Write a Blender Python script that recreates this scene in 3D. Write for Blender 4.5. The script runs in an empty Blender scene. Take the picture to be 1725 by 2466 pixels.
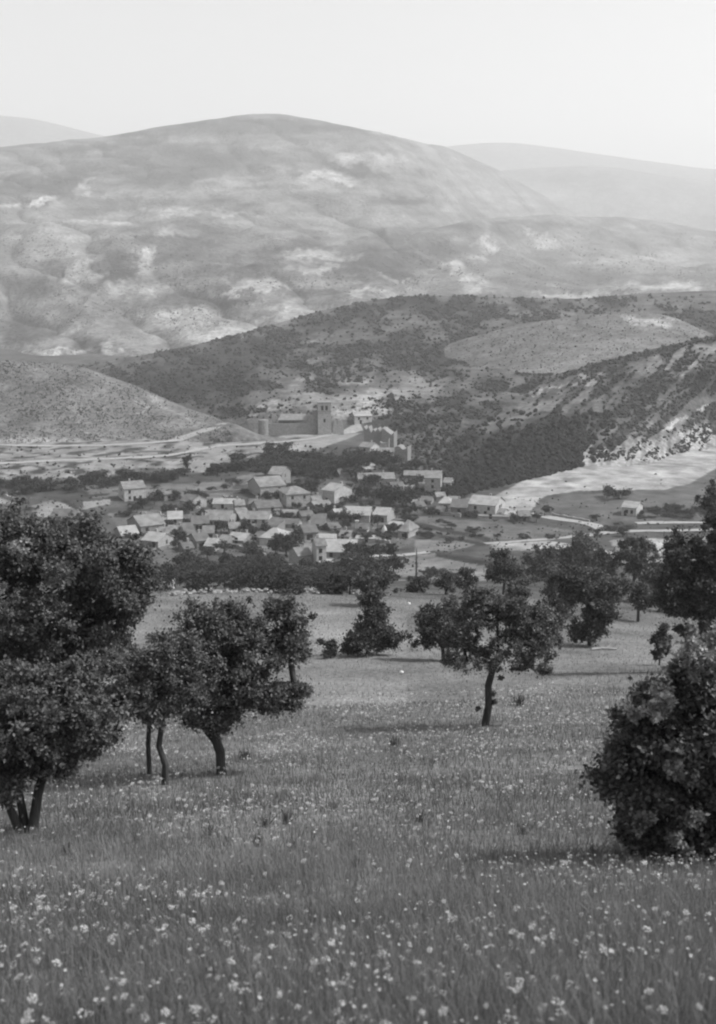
import bpy, math, random
import numpy as np
from mathutils import Vector
from mathutils.bvhtree import BVHTree

# ------------------------------------------------------------------ camera, sky, sun, exposure
SC = bpy.context.scene
COL = SC.collection
R = math.radians
F_PX, U0, V0, V_HOR = 2977.0, 862.5, 1233.0, 650.0     # photograph 1725 x 2466, 45 degrees tall
PITCH = math.atan((V0 - V_HOR) / F_PX)
cd = bpy.data.cameras.new('camera')
cam = bpy.data.objects.new('camera', cd); COL.objects.link(cam)
cam.location = (0, 0, 0)
cam.rotation_euler = (math.pi / 2 - PITCH, 0, 0)
cd.sensor_fit = 'VERTICAL'; cd.sensor_height = 36.0; cd.lens = 18.0 / math.tan(R(22.5))
cd.clip_start = 0.05; cd.clip_end = 30000
cd.dof.use_dof = True; cd.dof.focus_distance = 70.0; cd.dof.aperture_fstop = 3.0
SC.camera = cam

SUN_AZ, SUN_EL = 98.0, 50.0                             # to the right of the view, a little behind it
w = bpy.data.worlds.new('World'); SC.world = w; w.use_nodes = True
nt = w.node_tree; nt.nodes.clear()
sky = nt.nodes.new('ShaderNodeTexSky'); sky.sky_type = 'NISHITA'; sky.sun_disc = False
sky.sun_elevation = R(SUN_EL); sky.sun_rotation = R(SUN_AZ); sky.altitude = 700
sky.air_density = 1.4; sky.dust_density = 5.0; sky.ozone_density = 1.0
bw = nt.nodes.new('ShaderNodeRGBToBW')                  # the photograph is black and white
bg = nt.nodes.new('ShaderNodeBackground'); bg.inputs['Strength'].default_value = 0.145
wo = nt.nodes.new('ShaderNodeOutputWorld')
nt.links.new(sky.outputs[0], bw.inputs[0]); nt.links.new(bw.outputs[0], bg.inputs['Color'])
nt.links.new(bg.outputs[0], wo.inputs['Surface'])
sl = bpy.data.lights.new('sun', 'SUN'); sl.energy = 3.0; sl.angle = R(2.5)
sun = bpy.data.objects.new('sun', sl); COL.objects.link(sun)
a, e = R(SUN_AZ), R(SUN_EL)
SUNV = Vector((math.sin(a) * math.cos(e), math.cos(a) * math.cos(e), math.sin(e)))
sun.rotation_euler = SUNV.to_track_quat('Z', 'Y').to_euler()
sun.location = (300, -100, 400)
vs = SC.view_settings
vs.view_transform = 'Standard'; vs.look = 'None'; vs.gamma = 1.0; vs.use_curve_mapping = False; vs.exposure = 0.72
SC.render.engine = 'CYCLES'
cy = SC.cycles
cy.use_denoising = True; cy.max_bounces = 6; cy.diffuse_bounces = 3; cy.transmission_bounces = 4
cy.volume_bounces = 1; cy.transparent_max_bounces = 8; cy.filter_width = 2.2

# ------------------------------------------------------------------ helpers
CP, SP = math.cos(PITCH), math.sin(PITCH)
def P(u, v, Y):
    """the point at distance Y in front that shows at photograph pixel (u, v); arrays welcome"""
    x = (np.asarray(u, float) - U0) / F_PX; z = -(np.asarray(v, float) - V0) / F_PX
    dy = CP + z * SP; dz = -SP + z * CP
    k = Y / dy
    return x * k, Y + 0 * x, dz * k
def ray(u, v):
    x = (u - U0) / F_PX; z = -(v - V0) / F_PX
    return Vector((x, CP + z * SP, -SP + z * CP)).normalized()
def uv_of(x, y, z):
    d = y * CP - z * SP
    d = np.where(np.abs(d) < 1e-6, 1e-6, d)
    return U0 + F_PX * x / d, V0 - F_PX * (y * SP + z * CP) / d
def zrow(v, Y):
    return float(P(U0, v, Y)[2])

def _hash(ix, iy, s):
    h = (ix.astype(np.int64) * 374761393 + iy.astype(np.int64) * 668265263 + s * 1442695041) & 0xffffffff
    h = ((h ^ (h >> 13)) * 1274126177) & 0xffffffff
    return ((h ^ (h >> 16)) & 0xffff) / 65535.0
def vnoise(x, y, s=0):
    ix, iy = np.floor(x), np.floor(y); fx, fy = x - ix, y - iy
    fx = fx * fx * (3 - 2 * fx); fy = fy * fy * (3 - 2 * fy)
    a0 = _hash(ix, iy, s); b0 = _hash(ix + 1, iy, s); c0 = _hash(ix, iy + 1, s); d0 = _hash(ix + 1, iy + 1, s)
    return (a0 * (1 - fx) + b0 * fx) * (1 - fy) + (c0 * (1 - fx) + d0 * fx) * fy
def fbm(x, y, s=0, o=4):
    t = 0; a_ = 0.5; n = 0
    for k in range(o):
        t = t + a_ * vnoise(x * 2 ** k + 17.3 * k, y * 2 ** k - 9.1 * k, s + k); n += a_; a_ *= 0.5
    return t / n

def pchip(xs, ys, x):
    xs = np.asarray(xs, float); ys = np.asarray(ys, float); h = np.diff(xs); d = np.diff(ys) / h
    m = np.zeros_like(xs); m[0], m[-1] = d[0], d[-1]
    for i in range(1, len(xs) - 1):
        if d[i - 1] * d[i] > 0:
            w1, w2 = 2 * h[i] + h[i - 1], h[i] + 2 * h[i - 1]
            m[i] = (w1 + w2) / (w1 / d[i - 1] + w2 / d[i])
    x = np.asarray(x, float); i = np.clip(np.searchsorted(xs, x) - 1, 0, len(xs) - 2)
    t = (x - xs[i]) / h[i]
    lo, hi = t < 0, t > 1; tc = np.clip(t, 0, 1)
    r = ((2 * tc**3 - 3 * tc**2 + 1) * ys[i] + (tc**3 - 2 * tc**2 + tc) * h[i] * m[i]
         + (-2 * tc**3 + 3 * tc**2) * ys[i + 1] + (tc**3 - tc**2) * h[i] * m[i + 1])
    r = np.where(lo, ys[0] + m[0] * (x - xs[0]), r); r = np.where(hi, ys[-1] + m[-1] * (x - xs[-1]), r)
    return r

def mesh_np(name, verts, faces, mat, attrs=None, smooth=False, mat_idx=None):
    """verts (n,3); faces: (m,k) array or list of such arrays"""
    me = bpy.data.meshes.new(name)
    fl = faces if isinstance(faces, list) else [faces]
    fl = [np.asarray(f, np.int32) for f in fl if len(f)]
    verts = np.asarray(verts, np.float32)
    me.vertices.add(len(verts)); me.vertices.foreach_set('co', verts.ravel())
    lt = np.concatenate([np.full(len(f), f.shape[1], np.int32) for f in fl])
    ls = np.concatenate([[0], np.cumsum(lt)[:-1]]).astype(np.int32)
    li = np.concatenate([f.ravel() for f in fl])
    me.loops.add(len(li)); me.loops.foreach_set('vertex_index', li)
    me.polygons.add(len(lt)); me.polygons.foreach_set('loop_start', ls); me.polygons.foreach_set('loop_total', lt)
    me.polygons.foreach_set('use_smooth', np.full(len(lt), bool(smooth)))
    for k, arr in (attrs or {}).items():
        at = me.attributes.new(k, 'FLOAT', 'POINT'); at.data.foreach_set('value', np.asarray(arr, np.float32).ravel())
    me.update(calc_edges=True)
    for m in (mat if isinstance(mat, (list, tuple)) else [mat]): me.materials.append(m)
    if mat_idx is not None: me.polygons.foreach_set('material_index', np.asarray(mat_idx, np.int32))
    return me
def link(name, me, parent=None, loc=(0, 0, 0), rz=0.0, sc=None):
    o = bpy.data.objects.new(name, me); COL.objects.link(o)
    o.location = loc; o.rotation_euler = (0, 0, rz)
    if sc is not None: o.scale = sc if isinstance(sc, (tuple, list)) else (sc, sc, sc)
    if parent is not None: o.parent = parent
    return o
def tag(o, label, cat, group=None):
    o['label'] = label; o['category'] = cat
    if group: o['group'] = group
    return o

# ------------------------------------------------------------------ materials (all grey, as the photograph)
MATS = {}
def newmat(name):
    m = bpy.data.materials.new(name); m.use_nodes = True
    t = m.node_tree; t.nodes.clear()
    out = t.nodes.new('ShaderNodeOutputMaterial'); b = t.nodes.new('ShaderNodeBsdfPrincipled')
    t.links.new(b.outputs[0], out.inputs['Surface']); b.inputs['Roughness'].default_value = 0.9
    b.inputs['Specular IOR Level'].default_value = 0.15
    return m, t, b, out
def g3(v): return (v, v, v, 1)
def noise_mat(name, lo, hi, scale, detail=5, rough=0.9, bump=0.0, stretch=(1, 1, 1), spec=0.15, wave=None):
    m, t, b, out = newmat(name)
    tc = t.nodes.new('ShaderNodeTexCoord'); mp = t.nodes.new('ShaderNodeMapping'); mp.inputs['Scale'].default_value = stretch
    t.links.new(tc.outputs['Object'], mp.inputs[0])
    oi = t.nodes.new('ShaderNodeObjectInfo'); ad = t.nodes.new('ShaderNodeVectorMath'); ad.operation = 'ADD'
    sc_ = t.nodes.new('ShaderNodeMath'); sc_.operation = 'MULTIPLY'; sc_.inputs[1].default_value = 50
    t.links.new(oi.outputs['Random'], sc_.inputs[0]); t.links.new(mp.outputs[0], ad.inputs[0]); t.links.new(sc_.outputs[0], ad.inputs[1])
    n = t.nodes.new('ShaderNodeTexNoise'); n.inputs['Scale'].default_value = scale; n.inputs['Detail'].default_value = detail
    t.links.new(ad.outputs[0], n.inputs['Vector'])
    r = t.nodes.new('ShaderNodeMapRange'); r.inputs[1].default_value = 0.3; r.inputs[2].default_value = 0.7
    r.inputs[3].default_value = lo; r.inputs[4].default_value = hi
    t.links.new(n.outputs[0], r.inputs[0])
    src = r.outputs[0]
    if wave:
        wv = t.nodes.new('ShaderNodeTexWave'); wv.bands_direction = wave[0]; wv.inputs['Scale'].default_value = wave[1]
        wv.inputs['Distortion'].default_value = 1.5
        t.links.new(tc.outputs['Object'], wv.inputs['Vector'])
        mr = t.nodes.new('ShaderNodeMapRange'); mr.inputs[3].default_value = 0.72; mr.inputs[4].default_value = 1.08
        t.links.new(wv.outputs['Fac'], mr.inputs[0])
        mu = t.nodes.new('ShaderNodeMath'); mu.operation = 'MULTIPLY'
        t.links.new(src, mu.inputs[0]); t.links.new(mr.outputs[0], mu.inputs[1]); src = mu.outputs[0]
    t.links.new(src, b.inputs['Base Color'])
    b.inputs['Roughness'].default_value = rough; b.inputs['Specular IOR Level'].default_value = spec
    if bump:
        bp = t.nodes.new('ShaderNodeBump'); bp.inputs['Strength'].default_value = bump; bp.inputs['Distance'].default_value = 0.1
        t.links.new(n.outputs[0], bp.inputs['Height']); t.links.new(bp.outputs[0], b.inputs['Normal'])
    MATS[name] = m
    return m
def land_mat(name, s1, s2, amp=0.55, bump=0.4, dist=1.0):
    """ground whose tone comes from the painted soil attribute, broken up by two scales of noise"""
    m, t, b, out = newmat(name)
    at = t.nodes.new('ShaderNodeAttribute'); at.attribute_name = 'tone'
    tc = t.nodes.new('ShaderNodeTexCoord')
    n1 = t.nodes.new('ShaderNodeTexNoise'); n1.inputs['Scale'].default_value = s1; n1.inputs['Detail'].default_value = 7; n1.inputs['Roughness'].default_value = 0.65
    n2 = t.nodes.new('ShaderNodeTexNoise'); n2.inputs['Scale'].default_value = s2; n2.inputs['Detail'].default_value = 5
    t.links.new(tc.outputs['Object'], n1.inputs['Vector']); t.links.new(tc.outputs['Object'], n2.inputs['Vector'])
    ml = t.nodes.new('ShaderNodeMath'); ml.operation = 'ADD'; t.links.new(n1.outputs[0], ml.inputs[0]); t.links.new(n2.outputs[0], ml.inputs[1])
    mr = t.nodes.new('ShaderNodeMapRange'); mr.inputs[1].default_value = 0.7; mr.inputs[2].default_value = 1.3
    mr.inputs[3].default_value = 1 - amp; mr.inputs[4].default_value = 1 + amp
    t.links.new(ml.outputs[0], mr.inputs[0])
    mu = t.nodes.new('ShaderNodeMath'); mu.operation = 'MULTIPLY'
    t.links.new(at.outputs['Fac'], mu.inputs[0]); t.links.new(mr.outputs[0], mu.inputs[1])
    mn = t.nodes.new('ShaderNodeMath'); mn.operation = 'MINIMUM'; mn.inputs[1].default_value = 0.72
    t.links.new(mu.outputs[0], mn.inputs[0]); t.links.new(mn.outputs[0], b.inputs['Base Color'])
    bp = t.nodes.new('ShaderNodeBump'); bp.inputs['Strength'].default_value = bump; bp.inputs['Distance'].default_value = dist
    t.links.new(ml.outputs[0], bp.inputs['Height']); t.links.new(bp.outputs[0], b.inputs['Normal'])
    b.inputs['Specular IOR Level'].default_value = 0.0
    MATS[name] = m
    return m
def leaf_mat(name, lo, hi, trans=0.25, rough=0.5, spec=0.35, attr=None):
    m, t, b, out = newmat(name)
    if attr:
        n = t.nodes.new('ShaderNodeAttribute'); n.attribute_name = attr; src = n.outputs['Fac']
    else:
        n = t.nodes.new('ShaderNodeNewGeometry'); src = n.outputs['Random Per Island']
    r = t.nodes.new('ShaderNodeMapRange'); r.inputs[3].default_value = lo; r.inputs[4].default_value = hi
    t.links.new(src, r.inputs[0]); t.links.new(r.outputs[0], b.inputs['Base Color'])
    b.inputs['Roughness'].default_value = rough; b.inputs['Specular IOR Level'].default_value = spec
    tr = t.nodes.new('ShaderNodeBsdfTranslucent'); t.links.new(r.outputs[0], tr.inputs['Color'])
    mx = t.nodes.new('ShaderNodeMixShader'); mx.inputs[0].default_value = trans
    t.links.new(b.outputs[0], mx.inputs[1]); t.links.new(tr.outputs[0], mx.inputs[2]); t.links.new(mx.outputs[0], out.inputs['Surface'])
    MATS[name] = m
    return m
land_mat('meadow_ground', 0.12, 3.0, 0.5, 0.5, 0.3)
land_mat('hill_ground', 0.05, 0.35, 0.5, 0.6, 2.0)
land_mat('mountain_ground', 0.018, 0.11, 0.42, 0.7, 9.0)
noise_mat('road', 0.22, 0.31, 0.5, bump=0.2)
noise_mat('plaster', 0.27, 0.42, 1.1, bump=0.2)
noise_mat('pale_stone', 0.19, 0.33, 1.6, bump=0.6)
noise_mat('grey_stone', 0.13, 0.24, 1.6, bump=0.8)
noise_mat('dark_stone', 0.10, 0.18, 1.4, bump=0.8)
noise_mat('roof_white', 0.22, 0.34, 0.45, wave=('X', 1.6))
noise_mat('roof_pale', 0.13, 0.24, 0.45, wave=('X', 1.6))
noise_mat('roof_grey', 0.08, 0.15, 0.45, wave=('X', 1.6))
noise_mat('roof_dark', 0.10, 0.20, 0.9, wave=('X', 1.6))
noise_mat('opening', 0.012, 0.03, 3.0)
noise_mat('bark', 0.025, 0.06, 6.0, bump=0.9, stretch=(1, 1, 0.25))
noise_mat('boulder', 0.45, 0.68, 3.0, bump=0.5)
noise_mat('hay', 0.30, 0.45, 4.0, bump=0.6)
leaf_mat('oak_leaf', 0.045, 0.18, 0.3, 0.6, 0.15)
leaf_mat('lit_tone_leaf', 0.16, 0.40, 0.3, 0.45, 0.4)  # lit copy of the leaf material, sun highlights put into its colour
leaf_mat('mid_leaf', 0.03, 0.11, 0.3, 0.55, 0.25)
leaf_mat('far_leaf', 0.02, 0.055, 0.15, 0.7, 0.1)
leaf_mat('scrub_leaf', 0.024, 0.06, 0.1, 0.8, 0.05)
leaf_mat('wood_leaf', 0.012, 0.034, 0.1, 0.8, 0.05)
leaf_mat('grass_blade', 0.06, 0.25, 0.3, 0.6, 0.2, attr='tone')
leaf_mat('petal', 0.30, 0.56, 0.25, 0.7, 0.1)
leaf_mat('flower_stem', 0.08, 0.16, 0.1, 0.7, 0.1)

# ------------------------------------------------------------------ the terrain
SHEETS = []            # (object, bvh)
def add_sheet(name, verts, quads, mat, tone):
    me = mesh_np(name, verts, quads, MATS[mat], {'tone': tone}, smooth=True)
    o = link(name, me); o['kind'] = 'structure'
    SHEETS.append((o, BVHTree.FromPolygons([tuple(p) for p in verts.tolist()], quads.tolist())))
    return o
def hit(u, v, only=None):
    d = ray(u, v); best = None
    for o, b in SHEETS:
        if only and o.name not in only: continue
        h = b.ray_cast(Vector((0, 0, 0)), d, 20000)
        if h[0] is not None and (best is None or h[3] < best[3]): best = h; HIT_SRC[0] = o.name
    return best[0].copy() if best else None
HIT_SRC = [None]
def drop(x, y, only=None):
    best = None
    for o, b in SHEETS:
        if only and o.name not in only: continue
        h = b.ray_cast(Vector((x, y, 2000)), Vector((0, 0, -1)), 5000)
        if h[0] is not None and (best is None or h[0].z > best.z): best = h[0].copy()
    return best
def grid_quads(nr, nc):
    i = np.arange(nr - 1)[:, None] * nc + np.arange(nc - 1)[None, :]
    return np.stack([i, i + 1, i + 1 + nc, i + nc], -1).reshape(-1, 4)
def blob_field(u, v, blobs, seed, warp=38.0):
    """soft-edged patches (u, v, ru, rv, degrees, tone), their outlines made ragged by noise"""
    wu = u + warp * (fbm(u / 38, v / 20, seed) - .5) * 2 + warp * .4 * (fbm(u / 11, v / 7, seed + 9) - .5) * 2
    wv = v + warp * .5 * (fbm(u / 38, v / 20, seed + 31) - .5) * 2 + warp * .25 * (fbm(u / 11, v / 7, seed + 39) - .5) * 2
    out = []
    for (bu, bv, ru, rv, dg, tn) in blobs:
        c, s_ = math.cos(R(dg)), math.sin(R(dg))
        x, y = wu - bu, wv - bv
        q = ((x * c + y * s_) / ru) ** 2 + ((-x * s_ + y * c) / rv) ** 2
        out.append((np.clip(1.45 - 1.0 * q, 0, 1) * np.clip(.25 + 1.4 * fbm(u / 14, v / 8, seed + 77), 0, 1), tn))
    return out
def in_poly(u, v, poly):
    inside = np.zeros(u.shape, bool); n = len(poly)
    for i in range(n):
        x1, y1 = poly[i]; x2, y2 = poly[(i + 1) % n]
        c = ((y1 > v) != (y2 > v)) & (u < (x2 - x1) * (v - y1) / ((y2 - y1) + 1e-9) + x1)
        inside ^= c
    return inside

# -- the near meadow, the slope below it and the valley floor: one sheet
ROWS = [  # distance, pixel row at the left edge, middle and right edge of the view
    (5.5, 2500, 2466, 2440), (12, 2200, 2175, 2160), (20, 2030, 2010, 2000), (32, 1885, 1852, 1830), (52, 1790, 1750, 1705),
    (72, 1690, 1648, 1622), (93, 1600, 1570, 1585), (150, 1440, 1430, 1478), (195, 1428, 1414, 1432), (300, 1415, 1408, 1395),
    (400, 1365, 1360, 1345), (460, 1300, 1300, 1290), (520, 1235, 1235, 1232), (580, 1178, 1170, 1178), (640, 1108, 1108, 1125),
    (700, 1066, 1058, 1085), (900, 980, 980, 1000), (1800, 850, 850, 850)]
RY = [-40, -6, 0] + [r_[0] for r_ in ROWS] + [9500]
RL = [14.0, 0.9, -1.65] + [zrow(r_[1], r_[0]) for r_ in ROWS] + [-140]
RM = [14.0, 0.9, -1.65] + [zrow(r_[2], r_[0]) for r_ in ROWS] + [-140]
RR = [14.0, 0.9, -1.65] + [zrow(r_[3], r_[0]) for r_ in ROWS] + [-140]
def ground_z(x, y, detail=True):
    x = np.asarray(x, float); y = np.asarray(y, float)
    zl, zm, zr = pchip(RY, RL, y), pchip(RY, RM, y), pchip(RY, RR, y)
    t = np.clip(x / (np.maximum(y, 6) * 0.29), -2.2, 2.2)
    ts = np.tanh(t * .9) / math.tanh(.9)
    z = zm + np.where(ts < 0, -ts * (zl - zm), ts * (zr - zm)) * np.abs(ts) ** .35
    if detail:
        near = np.clip((y + 3) / 12, 0, 1)
        z = z + near * (0.28 * (fbm(x / 5, y / 5, 3) - .5) + np.clip(y / 80, 0, 1) * 1.1 * (fbm(x / 22, y / 22, 5) - .5)
             + np.clip((y - 160) / 200, 0, 1) * 3.0 * (fbm(x / 60, y / 60, 8) - .5))
    return z
ys = np.concatenate([np.linspace(-40, 4, 30), 4.4 * (150 / 4.4) ** np.linspace(0, 1, 210), np.linspace(152, 400, 60),
                     np.linspace(401.5, 780, 240), np.linspace(790, 1800, 30), np.linspace(1900, 9500, 12)])
tt = np.concatenate([np.linspace(-3.2, -.46, 40), np.linspace(-.45, .45, 420), np.linspace(.46, 3.2, 40)])
YY, TT = np.meshgrid(ys, tt, indexing='ij')
XX = TT * (np.maximum(YY, 7) + 5 * np.exp(-np.abs(YY) / 20))
ZZ = ground_z(XX, YY)
gu, gv = uv_of(XX, YY, ZZ)
tone = 0.14 + 0.09 * (fbm(XX / 9, YY / 9, 71) - .5) + 0.05 * (fbm(XX / 30, YY / 30, 73) - .5)
valley = np.clip((YY - 175) / 60, 0, 1)
vt = 0.085 + 0.15 * np.clip(fbm(XX / 16, YY / 30, 41) - .38, 0, 1) + 0.05 * (fbm(XX / 4, YY / 5, 44) - .5)
tone = tone * (1 - valley) + vt * valley
warpu = gu + 7 * (fbm(gu / 16, gv / 9, 61) - .5); warpv = gv + 5 * (fbm(gu / 16, gv / 9, 66) - .5)
FIELDS = [  # bare soil, crops and grass in the valley: (tone, outline)
    (.17, [(300, 1440), (460, 1418), (860, 1424), (980, 1445), (980, 1700), (250, 1700)]),
    (.27, [(-500, 1040), (480, 1045), (600, 1040), (760, 1050), (640, 1085), (560, 1110), (480, 1140), (330, 1125), (250, 1150), (-500, 1165)]),
    (.28, [(540, 1040), (640, 1036), (860, 1020), (880, 1040), (760, 1085), (640, 1096), (540, 1110)]),
    (.32, [(1160, 1212), (1240, 1168), (1290, 1146), (1390, 1126), (1400, 1060), (1480, 1080), (1560, 1105), (1725, 1050), (2300, 980), (2300, 1100), (1725, 1128), (1660, 1165), (1600, 1180), (1500, 1180), (1400, 1182), (1330, 1190), (1300, 1202), (1270, 1240), (1190, 1240)]),
    (.13, [(1320, 1200), (1400, 1190), (1560, 1190), (1725, 1170), (2200, 1150), (2200, 1250), (1725, 1250), (1450, 1255), (1310, 1225)]),
    (.15, [(950, 1240), (1100, 1250), (1260, 1262), (1440, 1285), (1420, 1300), (1170, 1300), (960, 1278)]),
    (.20, [(1000, 1300), (1170, 1305), (1100, 1325), (1000, 1330)]),
    (.22, [(950, 1345), (1060, 1330), (1170, 1360), (1240, 1385), (1230, 1400), (1000, 1395), (880, 1365)]),
    (.22, [(1470, 1300), (1725, 1290), (1725, 1400), (1500, 1360)]),
    (.38, [(1180, 1310), (1330, 1303), (1480, 1330), (1530, 1352), (1500, 1356), (1370, 1325), (1200, 1326)]),
    (.40, [(1560, 1295), (1640, 1302), (1645, 1335), (1590, 1335)]),
    (.22, [(560, 1150), (640, 1135), (720, 1140), (640, 1162)]),
    (.17, [(200, 1170), (290, 1160), (430, 1165), (560, 1160), (560, 1200), (400, 1190), (220, 1200)]),
    (.26, [(70, 1220), (120, 1205), (210, 1225), (190, 1240), (90, 1245)]),
    (.30, [(200, 1215), (270, 1205), (262, 1214), (205, 1226)]),
    (.35, [(-300, 1190), (0, 1190), (50, 1213), (-300, 1215)]),
    (.15, [(260, 1235), (620, 1215), (760, 1230), (1000, 1260), (1000, 1305), (900, 1345), (700, 1360), (540, 1335), (330, 1330)]),
]
far = YY > 170
for tn, pl in FIELDS:
    sel = in_poly(warpu, warpv, pl) & ((YY > 150) if tn != .17 else (YY > 60))
    br = 1 + .7 * (fbm(XX / 8, YY / 12, 81) - .5)
    tone = np.where(sel, tn * br, tone)
tone = np.where(sel, tone * (0.55 + .9 * fbm(XX / 5, YY / 7, 91)), tone)
scm = in_poly(warpu, warpv, FIELDS[3][1]) & far
tone = np.where(scm, tone * np.clip(.85 + .7 * fbm(XX / 22, YY / 9, 93, 5), .6, 1.45) * (1 - .35 * np.clip((fbm(XX / 9, YY / 6, 95) - .58) * 9, 0, 1)), tone)
# strips of tilled ground below the village
for (u1, v1, u2, v2, wd, tn) in [(1000, 1262, 1180, 1300, 5, .06), (960, 1272, 1170, 1312, 4, .06), (880, 1280, 935, 1296, 4, .05), (1050, 1335, 1210, 1366, 6, .05), (1040, 1328, 1190, 1352, 2.5, .07), (150, 1205, 215, 1240, 5, .05), (200, 1195, 262, 1190, 3, .05)]:
    dx, dy = u2 - u1, v2 - v1; L = math.hypot(dx, dy)
    s_ = ((gu - u1) * dx + (gv - v1) * dy) / L; q = np.abs((gu - u1) * dy - (gv - v1) * dx) / L
    tone = np.where((s_ > 0) & (s_ < L) & (q < wd * (.7 + .6 * fbm(gu / 9, gv / 9, 5))) & far, tn, tone)
bank = in_poly(warpu, warpv, FIELDS[1][1]) & far
tone = np.where(bank, tone * (1 - .75 * np.clip((fbm(XX / 7, YY / 6, 97) - .52) * 7, 0, 1)), tone)
add_sheet('ground', np.stack([XX, YY, ZZ], -1).reshape(-1, 3), grid_quads(*XX.shape), 'meadow_ground', np.clip(tone * np.interp(YY, [100, 190, 2000], [1, .68, .68]), .03, .7).ravel())

# -- hills: each one a lofted sheet from its foot over its crest and down the far side
def loft(name, rows, n_u, n_r, mat, base, blobs, seed, relief, rl_scale, u_rng=(-900, 2600), tonevar=.08, tscale=60., extra=None, tmul=1.0, terr=.0, thick=0, gully=0):
    us = np.linspace(u_rng[0], u_rng[1], n_u)
    ctl = []
    for r_ in rows:
        pu = [p[0] for p in r_]; k = np.ones(9) / 9
        sm = lambda q: np.convolve(np.pad(q, 4, mode='edge'), k, mode='valid')
        ctl.append((sm(np.interp(us, pu, [p[1] for p in r_])), sm(np.interp(us, pu, [p[2] for p in r_]))))
    ctl = np.array(ctl)                               # rows, 2, n_u
    m = len(rows); s_ = np.linspace(0, m - 1, n_r); i = np.clip(s_.astype(int), 0, m - 2); f_ = (s_ - i)[:, None, None]
    pm, p0, p1, p2 = ctl[np.clip(i - 1, 0, m - 1)], ctl[i], ctl[i + 1], ctl[np.clip(i + 2, 0, m - 1)]
    c = p0 + .5 * f_ * (p1 - pm + f_ * (2 * pm - 5 * p0 + 4 * p1 - p2 + f_ * (3 * (p0 - p1) + p2 - pm)))
    V, Yd = c[:, 0], c[:, 1]; U = np.broadcast_to(us, V.shape)
    x, y, z = P(U, V, Yd)
    crest = m - 2
    damp = np.clip((crest - s_) / .6, .18, 1)[:, None]
    rid = 1 - np.abs(2 * fbm(x / rl_scale, y / rl_scale, seed, 5) - 1)
    z = z + relief * damp * (1.2 * (fbm(x / rl_scale / 1.7, y / rl_scale / 1.7, seed + 4) - .5) + .9 * (rid - .72))
    if gully:                                          # ravines running down the slope
        q = (x + .55 * y) / (rl_scale * .42) + 1.6 * fbm(x / rl_scale, y / rl_scale, seed + 60)
        gl = 1 - np.abs(2 * vnoise(q, y / (rl_scale * 3.2), seed + 61) - 1)
        z = z - gully * relief * .34 * damp * gl ** 3
    u_, v_ = uv_of(x, y, z)
    tn = base + tonevar * 2 * (fbm(u_ / tscale, v_ / (tscale * .42), seed + 11, 5) - .5)
    for wgt, tv in blob_field(u_, v_, blobs, seed + 20): tn = tn * (1 - wgt) + tv * wgt
    if gully: tn = tn * (1 - .30 * gl ** 2)            # darker along the ravines
    if terr: tn = tn * (1 + terr * 2 * (fbm(u_ / 70 + v_ / 90, z / (relief * .22), seed + 51, 4) - .5)) * (1 + .5 * terr * (rid - .8))
    if thick: tn = tn * (1 - .5 * np.clip((nz(u_, v_, thick, 70, 30) - .42) * 6, 0, 1))
    if extra is not None: tn = extra(u_, v_, tn)
    tn = np.clip(tn * tmul, .03, .36)
    return add_sheet(name, np.stack([x, y, z], -1).reshape(-1, 3), grid_quads(*x.shape), mat, tn.ravel())

def nz(u, v, s, a_, b_): return fbm(u / a_, v / b_, s)
def row(Y, *pts): return [(p[0], p[1], p[2] if len(p) > 2 else Y) for p in pts]
# left hill above the road
loft('hill_left', [
    row(690, (-900, 1180), (600, 1120)),
    row(700, (-900, 1068), (0, 1066), (300, 1066), (430, 1054), (560, 1030), (640, 1060), (2600, 1200)),
    row(760, (-900, 980), (0, 985), (200, 995), (350, 1010), (480, 1015), (560, 1024), (640, 1065), (2600, 1200)),
    row(840, (-900, 820), (0, 868), (100, 872), (200, 884), (330, 930), (450, 985), (560, 1021), (640, 1075), (2600, 1200)),
    row(1000, (-900, 1000), (200, 1020), (560, 1080), (2600, 1200))],
    360, 110, 'hill_ground', .145, [(60, 960, 120, 50, 10, .125), (330, 985, 60, 45, 35, .125), (200, 920, 70, 25, 20, .13), (190, 985, 16, 60, -35, .19), (330, 975, 8, 26, 10, .22), (420, 985, 70, 6, 30, .22), (250, 1064, 320, 8, 0, .26), (60, 1020, 60, 16, 30, .11), (440, 1030, 60, 14, 0, .2)],
    101, 3.2, 55., u_rng=(-900, 760), tonevar=.035, tscale=18., tmul=.86)
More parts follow.
